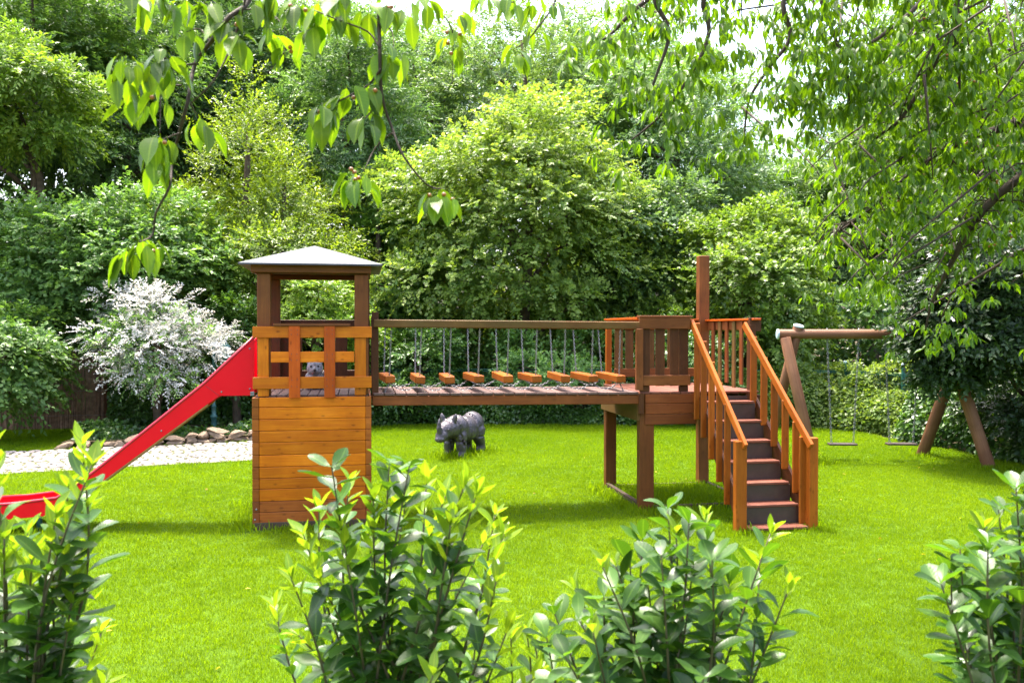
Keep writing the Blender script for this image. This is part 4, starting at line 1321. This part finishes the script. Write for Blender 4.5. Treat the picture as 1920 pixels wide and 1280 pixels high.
def leaf_matrix(p, d, n, L):
    d = d.normalized()
    x = d.cross(n)
    x = x.normalized() if x.length > 1e-4 else d.orthogonal().normalized()
    z = x.cross(d)
    m = Matrix((x * L, d * L, z * L)).transposed().to_4x4()
    m.translation = p
    return m
def place_leaves(parent, recs, limit=300):
    """recs: (distance, mesh tuple, matrix). The ones that show largest become leaf objects, the others one mass."""
    recs.sort(key=lambda q: q[0])
    for _, mt, mw in recs[:limit]:
        link(bpy.data.objects.new('leaf', mt[0]), parent, mw)
    rest = recs[limit:]
    if rest:
        Vs, Fs, T, n0, RB, AL = [], [], [], 0, [], []
        rr = random.Random(5)
        for _, mt, mw in rest:
            A = np.array(mw)
            Vs.append(mt[1] @ A[:3, :3].T + A[:3, 3])
            Fs.append(mt[2] + n0)
            T.append(np.full(len(mt[1]), rr.uniform(.0, 1)))
            RB.append(mt[3]); AL.append(mt[4])
            n0 += len(mt[1])
        me = np_mesh('foliage', np.concatenate(Vs), np.concatenate(Fs), np.concatenate(T), True, {'rib': np.concatenate(RB), 'along': np.concatenate(AL)})
        o = mesh_obj('foliage', me, rest[0][1][0].materials[0], parent)
        tag(o, kind='stuff')
        while len(o.data.materials) > 1: o.data.materials.pop()
        if not o.data.materials: o.data.materials.append(rest[0][1][0].materials[0])
bmc = bmesh.new()
bmesh.ops.create_uvsphere(bmc, u_segments=8, v_segments=6, radius=.0085)
for v in bmc.verts:
    v.co.z *= .92
me_cherry = bpy.data.meshes.new('cherry'); bmc.to_mesh(me_cherry); bmc.free(); me_cherry.shade_smooth(); me_cherry.materials.append(M['cherry'])

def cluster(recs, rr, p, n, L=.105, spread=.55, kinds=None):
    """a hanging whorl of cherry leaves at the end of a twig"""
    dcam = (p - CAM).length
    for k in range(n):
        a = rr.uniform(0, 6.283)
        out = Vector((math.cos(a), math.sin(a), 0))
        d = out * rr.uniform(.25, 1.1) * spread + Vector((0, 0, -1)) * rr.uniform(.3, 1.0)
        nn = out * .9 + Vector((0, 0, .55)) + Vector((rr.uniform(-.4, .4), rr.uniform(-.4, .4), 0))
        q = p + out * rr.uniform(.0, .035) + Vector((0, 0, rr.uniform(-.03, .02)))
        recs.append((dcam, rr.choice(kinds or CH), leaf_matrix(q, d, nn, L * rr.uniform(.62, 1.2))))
def fruit(parent, rr, p, n):
    for k in range(n):
        q = p + Vector((rr.uniform(-.028, .028), rr.uniform(-.028, .028), rr.uniform(-.045, .0)))
        link(bpy.data.objects.new('cherry', me_cherry), parent, Matrix.Translation(q))

def twig(name, parent, pts, r0, r1, mat='twig', seg=6):
    n = len(pts)
    return tube(name, parent, pts, [r0 + (r1 - r0) * i / (n - 1) for i in range(n)], mat, seg)
def smooth_line(pts, k=3):
    out = []
    P = [pts[0]] + list(pts) + [pts[-1]]
    for i in range(1, len(P) - 2):
        for j in range(k):
            t_ = j / k
            a, b, c_, d_ = P[i - 1], P[i], P[i + 1], P[i + 2]
            out.append(.5 * ((2 * b) + (c_ - a) * t_ + (2 * a - 5 * b + 4 * c_ - d_) * t_ ** 2 + (3 * b - a - 3 * c_ + d_) * t_ ** 3))
    out.append(pts[-1])
    return out

# cherry whose trunk stands beside the photographer, boughs hanging into the top of the view
rr = random.Random(31)
ct = Vector((-2.6, -1.2, 0))
ch1 = thing('cherry_tree', ct, 'cherry boughs hanging into the top of the view before the tall hornbeam', 'cherry tree')
tube('trunk', ch1, [ct + Vector((0, 0, -.05)), ct + Vector((.05, .05, 1.4)), ct + Vector((.2, .25, 2.8)), ct + Vector((.5, .9, 3.8))], [.16, .13, .115, .09], 'bark', 12)
j1 = ct + Vector((.5, .9, 3.8))
lA, lB, lC = dist(470, -90, 3.0), dist(712, -90, 3.1), dist(1040, -70, 3.6)
for e in (lA, lB, lC):
    m_ = j1.lerp(e, .5) + Vector((0, 0, .35))
    twig('limb', ch1, smooth_line([j1, m_, e], 4), .06, .012, 'bark', 8)
recs = []
BR = [([(470, -90), (468, 0), (430, 32), (395, 80), (365, 122), (352, 190), (336, 250), (322, 305), (318, 350), (292, 400), (286, 440), (262, 454)], .012, .003, 3.0),
      ([(462, -10), (440, 70), (402, 150), (357, 195)], .006, .0035, 3.0),
      ([(365, 120), (330, 122), (308, 108)], .005, .003, 2.95), ([(336, 250), (305, 262)], .004, .003, 2.95), ([(357, 195), (372, 222)], .004, .002, 3.0),
      ([(308, 108), (302, 170), (300, 250)], .004, .002, 2.9), ([(340, 160), (290, 165), (250, 185)], .004, .002, 3.0),
      ([(395, 80), (375, 55), (350, 60)], .004, .002, 3.0), ([(440, 20), (500, 20), (540, 60)], .004, .002, 3.05), ([(470, -40), (380, -30), (270, -10)], .006, .003, 2.9), ([(540, 60), (535, 95), (500, 140)], .003, .0015, 3.1),
      ([(712, -90), (710, 0), (712, 90), (716, 180), (735, 240), (758, 295), (800, 346), (828, 354)], .011, .003, 3.1),
      ([(712, 90), (690, 60), (640, 40), (590, 20)], .005, .003, 3.05), ([(714, 130), (690, 160), (655, 180), (612, 202)], .0055, .003, 3.05),
      ([(716, 185), (700, 205), (685, 222)], .005, .003, 3.1), ([(735, 250), (705, 275), (682, 322)], .004, .0025, 3.15), ([(712, 40), (735, 60), (738, 95)], .004, .002, 3.1),
      ([(712, -60), (790, -10), (840, 40), (852, 80)], .005, .0025, 3.3), ([(712, -80), (640, -30), (560, -10)], .005, .003, 3.0), ([(850, 60), (848, 160)], .003, .0015, 3.4),
      ([(1040, -70), (1042, 0), (1010, 50), (990, 75), (968, 90)], .007, .003, 3.6), ([(1040, -40), (990, -10), (960, 5)], .005, .003, 3.5)]
for pts, r0, r1, w_ in BR:
    twig('branch', ch1, smooth_line([dist(x, y, w_ + .05 * math.sin(i * 2.1)) for i, (x, y) in enumerate(pts)], 3), r0 * .8, r1 * .8)
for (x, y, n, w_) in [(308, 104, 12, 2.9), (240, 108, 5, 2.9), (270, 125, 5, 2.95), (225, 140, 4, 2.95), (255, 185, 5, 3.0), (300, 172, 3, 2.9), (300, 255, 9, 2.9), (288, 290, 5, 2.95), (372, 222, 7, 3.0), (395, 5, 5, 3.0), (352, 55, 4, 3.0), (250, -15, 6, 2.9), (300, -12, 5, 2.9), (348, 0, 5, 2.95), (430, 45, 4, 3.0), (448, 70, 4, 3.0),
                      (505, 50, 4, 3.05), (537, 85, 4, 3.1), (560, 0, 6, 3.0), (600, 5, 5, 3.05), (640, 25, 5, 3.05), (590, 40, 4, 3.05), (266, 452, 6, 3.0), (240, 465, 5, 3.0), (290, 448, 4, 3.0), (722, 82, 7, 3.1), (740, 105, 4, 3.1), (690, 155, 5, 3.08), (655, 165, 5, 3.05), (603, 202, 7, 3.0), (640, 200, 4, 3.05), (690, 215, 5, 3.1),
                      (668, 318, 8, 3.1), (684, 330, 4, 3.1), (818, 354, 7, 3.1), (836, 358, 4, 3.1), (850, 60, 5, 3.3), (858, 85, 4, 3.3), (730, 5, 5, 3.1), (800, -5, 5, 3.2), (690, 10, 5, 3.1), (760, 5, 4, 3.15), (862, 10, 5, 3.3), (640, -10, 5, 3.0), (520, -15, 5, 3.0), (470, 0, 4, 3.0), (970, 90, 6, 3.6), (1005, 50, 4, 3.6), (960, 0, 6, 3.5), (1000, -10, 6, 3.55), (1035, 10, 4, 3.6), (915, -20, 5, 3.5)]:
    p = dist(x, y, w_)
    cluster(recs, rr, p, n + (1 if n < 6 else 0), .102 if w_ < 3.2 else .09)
    if rr.random() < .42:
        fruit(ch1, rr, p, rr.randint(1, 3))
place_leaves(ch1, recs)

# second cherry: trunk just outside the view, wide canopy drooping over the swing side of the lawn
rr = random.Random(63)
c2 = CAM + RT * 6.3 + FW * 5.6
c2.z = 0
ch2 = thing('cherry_tree', c2, 'leafy cherry canopy with thin dark boughs drooping over the swing side of the lawn', 'cherry tree')
tube('trunk', ch2, [c2 + Vector((0, 0, -.05)), c2 + Vector((0, 0, 1.3)), c2 + Vector((-.1, .05, 2.6)), c2 + Vector((-.3, 0, 4.2)), c2 + Vector((-.5, -.2, 6.0))], [.24, .18, .16, .12, .06], 'bark', 14)
LM = [[(1990, 195, 5.6), (1900, 232, 5.6), (1800, 268, 5.7), (1735, 302, 5.8), (1640, 385, 6.0), (1565, 440, 6.1)],
      [(2000, 285, 5.3), (1900, 342, 5.4), (1830, 412, 5.5), (1790, 482, 5.6), (1750, 560, 5.8), (1735, 620, 5.9)],
      [(1800, -120, 5.2), (1793, 60, 5.2), (1798, 130, 5.25), (1801, 215, 5.3)],
      [(1792, 55, 5.2), (1740, 140, 5.3), (1690, 222, 5.4), (1640, 262, 5.5), (1600, 325, 5.6)],
      [(1800, -110, 5.2), (1730, 0, 5.0), (1650, 70, 5.0), (1580, 112, 5.1), (1520, 165, 5.2)],
      [(1700, -120, 5.3), (1550, -20, 5.2), (1562, 60, 5.2), (1588, 130, 5.2), (1592, 205, 5.25)],
      [(1700, -130, 5.4), (1484, -20, 5.0), (1482, 70, 5.0), (1440, 130, 5.0), (1404, 190, 5.05), (1395, 270, 5.1)],
      [(1640, -140, 5.2), (1345, -40, 4.7), (1330, 60, 4.7), (1302, 130, 4.7), (1240, 215, 4.75), (1185, 262, 4.8)],
      [(1500, -120, 5.0), (1240, -40, 4.6), (1255, 60, 4.6), (1235, 130, 4.6), (1212, 190, 4.6)],
      [(1300, -60, 4.7), (1200, 10, 4.6), (1150, 60, 4.6), (1130, 75, 4.6)],
      [(2000, 420, 6.2), (1900, 480, 6.3), (1800, 540, 6.5), (1700, 600, 6.7)],
      [(1990, 60, 6.2), (1880, 100, 6.2), (1840, 160, 6.2), (1860, 230, 6.2)],
      [(2010, 100, 6.9), (1850, 160, 7.0), (1700, 330, 7.1), (1560, 520, 7.2)]]
nodes = []
for k, pts in enumerate(LM):
    P = smooth_line([dist(x, y, w_) for x, y, w_ in pts], 4)
    if k in (0, 1, 10, 11, 12): twig('limb', ch2, [c2 + Vector((-.2, 0, max(2.4, P[0].z - .25))), P[0]], .06, .034, 'twig', 8)
    twig('limb' if k < 3 else 'branch', ch2, P, (.036 if k < 2 else .018), .005, 'twig', 7)
    nodes += [(p, k) for p in P]
twig('limb', ch2, [c2 + Vector((-.5, -.2, 5.6)), dist(1850, -200, 5.3), dist(1640, -150, 5.2), dist(1450, -110, 5.0), dist(1300, -70, 4.8)], .06, .012, 'twig', 8)
recs = []
def canopy_ok(x, y):
    if y < 60: lim = 1130
    elif y < 330: lim = 1455
    elif y < 470: lim = 1535
    elif y < 570: lim = 1560
    else: lim = 1600 + (y - 570) * 1.2
    if y > 430 and x > 1690 and rr.random() < .92: return False
    return x > lim + rr.uniform(-30, 30)
nf = 0
# twigs off the boughs
tw_n = 0
for (p, k) in nodes:
    pv = p - CAM
    sx_, sy_ = 960 + F_PX * pv.dot(RT) / pv.dot(FW), 640 - F_PX * pv.dot(UP) / pv.dot(FW)
    for _ in range(1 if (sx_ > 1690 and sy_ > 430) else 2 if k in (6, 7, 8, 9) else 4):
        a = rr.uniform(0, 6.283)
        L = rr.uniform(.12, .45)
        e = p + Vector((math.cos(a) * L * .7, math.sin(a) * L * .7, -L * rr.uniform(.1, .8)))
        m_ = p.lerp(e, .5) + Vector((0, 0, .06))
        if tw_n < 130:
            twig('twig', ch2, [p, m_, e], .007, .003, 'twig', 4); tw_n += 1
        cluster(recs, rr, e, rr.randint(7, 12), .07, .8, CN)
        if rr.random() < .5: cluster(recs, rr, m_, rr.randint(4, 7), .062, 1.0, CN)
        if rr.random() < .22 and nf < 120:
            fruit(ch2, rr, e, rr.randint(1, 3)); nf += 3
# the thick part of the canopy
placed = 0
while placed < 1200:
    x, y, w_ = rr.uniform(1120, 2080), rr.uniform(-140, 660), rr.uniform(5.0, 8.0)
    if not canopy_ok(x, y): continue
    if y > 560 and rr.random() < .5: continue
    if x < 1620 and rr.random() < .45: continue
    p = dist(x, y, w_)
    a = rr.uniform(0, 6.283)
    s_ = p + Vector((.18 * math.cos(a) + .1, .18 * math.sin(a), rr.uniform(.08, .28)))
    if placed % 5 == 0: twig('twig', ch2, [s_ + (s_ - p) * 1.2, s_.lerp(p, .5) + Vector((0, 0, .03)), p], .008, .003, 'twig', 4)
    cluster(recs, rr, p, rr.randint(6, 11), .068, 1.0, CN)
    if rr.random() < .5: cluster(recs, rr, s_, rr.randint(4, 7), .065, 1.0, CN)
    placed += 1
# canopy above the view
for _ in range(1000):
    p = c2 + Vector((rr.gauss(-.6, 1.7), rr.gauss(.4, 1.8), rr.uniform(4.2, 6.8)))
    q = p - CAM
    wq = q.dot(FW)
    if wq > .3 and q.dot(UP) / wq < 690 / F_PX: continue
    cluster(recs, rr, p, rr.randint(6, 11), .068, 1.0, CN)
place_leaves(ch2, recs)

# laurels along the near edge of the lawn
def laurel(cx, w0, tips, seed, label, young, zlow=.35, dens=.0255, fill=6, yp=1.0):
    rr = random.Random(seed)
    b = dist(cx, 1000, w0); b.z = 0
    t = thing('laurel_shrub', b, label, 'shrub', 'laurel shrubs along the near edge of the lawn')
    recs = []
    tp = []
    for (x, y) in tips:
        tp.append(dist(x, y, w0 + rr.uniform(-.30, .30)))
    # shorter shoots that fill the plant lower down
    for _ in range(fill):
        q = rr.choice(tp)
        a = rr.uniform(0, 6.28)
        tp.append(Vector((b.x + (q.x - b.x) * rr.uniform(.3, 1.1) + math.cos(a) * .12, b.y + (q.y - b.y) * .6 + math.sin(a) * .25, b.z + (q.z) * rr.uniform(.55, .8))))
    for q in tp:
        s0 = b + Vector((rr.uniform(-.09, .09), rr.uniform(-.09, .09), 0))
        out = Vector((q.x - s0.x, q.y - s0.y, 0))
        m1 = s0 + out * .22 + Vector((rr.uniform(-.06, .06), rr.uniform(-.06, .06), q.z * .42))
        m2 = s0 + out * .66 + Vector((rr.uniform(-.06, .06), rr.uniform(-.06, .06), q.z * .76))
        P = smooth_line([s0 - Vector((0, 0, .03)), m1, m2, q], 6)
        twig('stem', t, P, .0085, .0022, 'stem', 5)
        # arc length walk
        L = [0]
        for a, c_ in zip(P, P[1:]): L.append(L[-1] + (c_ - a).length)
        s = L[-1]
        ang = rr.uniform(0, 6.28)
        yl = young if rr.random() < yp else 0
        first = True
        while s > 0:
            i = max(j for j in range(len(L) - 1) if L[j] <= s - 1e-6 or j == 0)
            u = (s - L[i]) / max(1e-6, L[i + 1] - L[i])
            p = P[i].lerp(P[i + 1], u)
            d = (P[i + 1] - P[i]).normalized()
            if p.z < zlow: break
            top = L[-1] - s
            x_ = d.orthogonal().normalized()
            y_ = d.cross(x_)
            for _ in range(3 if first else 1):
                ang += 2.4 + rr.uniform(-.3, .3)
                o_ = x_ * math.cos(ang) + y_ * math.sin(ang)
                yng = top < yl * rr.uniform(.5, 1.3)
                lift = rr.uniform(.9, 1.7) if yng else rr.uniform(.15, .9)
                dd = o_ + d * lift + Vector((0, 0, rr.uniform(-.15, .2)))
                nn = Vector((0, 0, 1)) + d * .6 - o_ * .35 + Vector((rr.uniform(-.3, .3), rr.uniform(-.3, .3), 0))
                ln = rr.uniform(.068, .112) if yng else rr.uniform(.072, .122)
                if first: ln *= .75
                recs.append(((p - CAM).length + (3 if p.z < .85 else 0), rr.choice(LY if yng else LA), leaf_matrix(p, dd, nn, ln)))
            first = False
            s -= dens * rr.uniform(.7, 1.35)
    # leaves past the limit keep their own look: split the mass by material
    recs.sort(key=lambda q: q[0])
    head_, rest = recs[:300], recs[300:]
    place_leaves(t, head_)
    old = [q for q in rest if 'young' not in q[1][0].materials[0].name]
    yg = [q for q in rest if 'young' in q[1][0].materials[0].name]
    for grp in (old, yg):
        if grp: place_leaves(t, grp, 0)
    return t
laurel(735, 3.0, [(622, 875), (655, 905), (598, 950), (570, 1005), (730, 868), (768, 872), (800, 895), (835, 930), (872, 905), (893, 925), (928, 965), (700, 930), (760, 940), (845, 985), (905, 1020), (945, 1000), (640, 990), (690, 1000), (515, 1140), (545, 1080), (930, 1090), (560, 1190), (900, 1150), (955, 1170), (600, 1090)], 1, 'bushy laurel with bright young tips in front of the orange boarded tower', .17, yp=.9)
laurel(1255, 2.85, [(1040, 1150), (1078, 1105), (1112, 1185), (1130, 1062), (1205, 1010), (1252, 955), (1268, 1000), (1292, 980), (1322, 975), (1180, 1035), (1155, 1062), (1240, 1040), (1215, 1095), (1132, 1118), (1444, 1000), (1425, 1050), (1372, 1080), (1480, 1100), (1025, 1195), (1085, 1160), (1060, 1230), (1335, 1050), (1362, 1120), (1300, 1060), (1190, 1130)], 2, 'dark green laurel with one tall stem in front of the platform and stairs', .06, yp=.4)
laurel(1905, 2.85, [(1905, 915), (1872, 955), (1845, 990), (1800, 1028), (1782, 1052), (1765, 1095), (1852, 1020), (1892, 1000), (1935, 950), (1805, 1190), (1832, 1110), (1900, 1070), (1870, 1100), (1955, 990), (1840, 1160), (1980, 930)], 3, 'dark laurel at the edge of the lawn farthest from the red slide', .05, yp=.3)
laurel(65, 2.7, [(155, 835), (172, 872), (128, 912), (-14, 850), (105, 965), (150, 950), (52, 1000), (190, 1185), (165, 1110), (130, 1015), (-45, 905), (100, 1070), (60, 1050), (8, 1010), (140, 1090), (-70, 960), (30, 1090)], 4, 'tall laurel with pale new leaves in front of the red slide end', .16)
laurel(975, 3.15, [(958, 1195), (1003, 1205), (988, 1185)], 5, 'small sprig of young laurel between the two bushy laurels', .25, .5, .034, 1)

# ------------------------------------------------------------------ grass
tuft_col = bpy.data.collections.new('grass_tufts')
for k in range(5):
    rng = np.random.default_rng(100 + k)
    nb = 64
    V, Fq, T = [], [], []
    for b in range(nb):
        a, rad = rng.uniform(0, 6.283), .085 * math.sqrt(rng.uniform())
        px_, py_ = math.cos(a) * rad, math.sin(a) * rad
        h = rng.uniform(.016, .034)
        wd = rng.uniform(.0013, .0025)
        th = rng.uniform(0, 6.283)
        lean = rng.uniform(.1, .9) * h
        dx, dy = math.cos(th), math.sin(th)
        sx, sy = -dy * wd, dx * wd
        n0 = len(V)
        V += [(px_ - sx, py_ - sy, 0), (px_ + sx, py_ + sy, 0), (px_ + dx * lean * .35 + sx * .7, py_ + dy * lean * .35 + sy * .7, h * .6), (px_ + dx * lean * .35 - sx * .7, py_ + dy * lean * .35 - sy * .7, h * .6), (px_ + dx * lean, py_ + dy * lean, h)]
        Fq += [(n0, n0 + 1, n0 + 2), (n0, n0 + 2, n0 + 3), (n0 + 3, n0 + 2, n0 + 4)]
        T += [float(np.clip(rng.normal(.5, .18), 0, 1))] * 5
    me = np_mesh('grass_tuft', np.array(V), np.array(Fq), np.array(T))
    me.materials.append(M['grass'])
    tuft_col.objects.link(bpy.data.objects.new('grass_tuft', me))
rng = np.random.default_rng(9)
pts, scl = [], []
BEDP = [(-5.7, 17.3), (-4.8, 17.35), (-2.2, 17.85), (-.2, 18.05), (-.1, 21), (-5.6, 21)]
for (ya, yb, dens, sc) in ((1.5, 5.0, 210, .95), (5.0, 8.5, 150, 1.05), (8.5, 13, 100, 1.2), (13, 21, 62, 1.5)):
    xa, xb = -9.5, 11.3
    st = 1 / math.sqrt(dens)
    gx, gy = np.meshgrid(np.arange(xa, xb, st), np.arange(ya, yb, st))
    x, y = gx.ravel() + rng.uniform(-.55, .55, gx.size) * st, gy.ravel() + rng.uniform(-.55, .55, gx.size) * st
    k = inside(LAWN, x, y) & ~inside(PATH, x, y) & ~inside(BEDP, x, y)
    k &= (x > -.62 * y - 2.0) & (x < .95 * y + 1.8)
    k &= ~((x > X0) & (x < X1) & (y > YF) & (y < YB))
    x, y = x[k], y[k]
    s = sc * rng.uniform(.8, 1.25, len(x))
    # longer uncut grass inside and against the platform sill, the posts and the tower foot
    long_ = ((x > PX0 - .08) & (x < PX1 + .05) & (y > PF - .1) & (y < PB + .1)) | ((x > X0 - .12) & (x < X1 + .12) & (y > YF - .09) & (y < YB + .1))
    for (qx, qy, qr) in ((PX0 + .09, PF + .05, .2), (PX0 + .085, PB - .06, .2), (4.82, PB - .07, .2), (4.08, 8.88, .18), (4.965, 8.9, .16), (7.46, 13.3, .2), (7.1, 14.3, .2), (10.0, 12.36, .24), (9.72, 13.7, .24), (-3.5, 10.3, .14), (-3.5, 10.66, .14), (1.6, 15.05, .3), (2.05, 15.5, .3)):
        long_ |= (x - qx) ** 2 + (y - qy) ** 2 < qr * qr
    s[long_] *= rng.uniform(1.3, 2.9, long_.sum())
    pts.append(np.stack([x, y, np.full(len(x), .006)], 1)); scl.append(s)
pts, scl = np.concatenate(pts), np.concatenate(scl)
me = bpy.data.meshes.new('grass')
me.vertices.add(len(pts)); me.vertices.foreach_set('co', pts.astype(np.float32).ravel())
a = me.attributes.new('size', 'FLOAT', 'POINT'); a.data.foreach_set('value', scl.astype(np.float32))
go = bpy.data.objects.new('grass', me)
link(go)
tag(go, kind='stuff')
ng = bpy.data.node_groups.new('grass_scatter', 'GeometryNodeTree')
ng.interface.new_socket('Geometry', in_out='INPUT', socket_type='NodeSocketGeometry')
ng.interface.new_socket('Geometry', in_out='OUTPUT', socket_type='NodeSocketGeometry')
gi, gout = ng.nodes.new('NodeGroupInput'), ng.nodes.new('NodeGroupOutput')
m2p = ng.nodes.new('GeometryNodeMeshToPoints')
ci = ng.nodes.new('GeometryNodeCollectionInfo')
ci.inputs['Collection'].default_value = tuft_col
ci.inputs['Separate Children'].default_value = True
ci.inputs['Reset Children'].default_value = True
iop = ng.nodes.new('GeometryNodeInstanceOnPoints')
iop.inputs['Pick Instance'].default_value = True
rv = ng.nodes.new('FunctionNodeRandomValue'); rv.data_type = 'FLOAT_VECTOR'
rv.inputs[0].default_value = (-.12, -.12, 0); rv.inputs[1].default_value = (.12, .12, 6.283)
at_ = ng.nodes.new('GeometryNodeInputNamedAttribute'); at_.data_type = 'FLOAT'; at_.inputs['Name'].default_value = 'size'
L_ = ng.links.new
L_(gi.outputs[0], m2p.inputs['Mesh']); L_(m2p.outputs[0], iop.inputs['Points']); L_(ci.outputs[0], iop.inputs['Instance'])
L_(rv.outputs[0], iop.inputs['Rotation']); L_(at_.outputs[0], iop.inputs['Scale']); L_(iop.outputs[0], gout.inputs[0])
go.modifiers.new('scatter', 'NODES').node_group = ng

# fallen yellow leaves on the lawn
rng = np.random.default_rng(21)
n = 90
x, y = rng.uniform(-3, 9, n), rng.uniform(3.5, 15, n)
k = inside(LAWN, x, y) & ~inside(PATH, x, y)
x, y = x[k], y[k]
n = len(x)
P = np.stack([x, y, rng.uniform(.03, .05, n)], 1)
V, Fc, T = leaf_arrays(P, rng.normal(size=(n, 3)) * np.array([1, 1, .25]), np.array([0, 0, 1.0]) + rng.normal(size=(n, 3)) * .4, rng.uniform(.035, .065, n), rng.uniform(.02, .035, n), rng.uniform(0, 1, n))
M['fallen'] = leaf_mat('yellowed leaf', (0.20, 0.15, 0.02), (0.42, 0.36, 0.04), 0.3, 0.6, 0.2)
tag(mesh_obj('fallen_leaves', np_mesh('fallen_leaves', V, Fc, T), M['fallen']), kind='stuff')
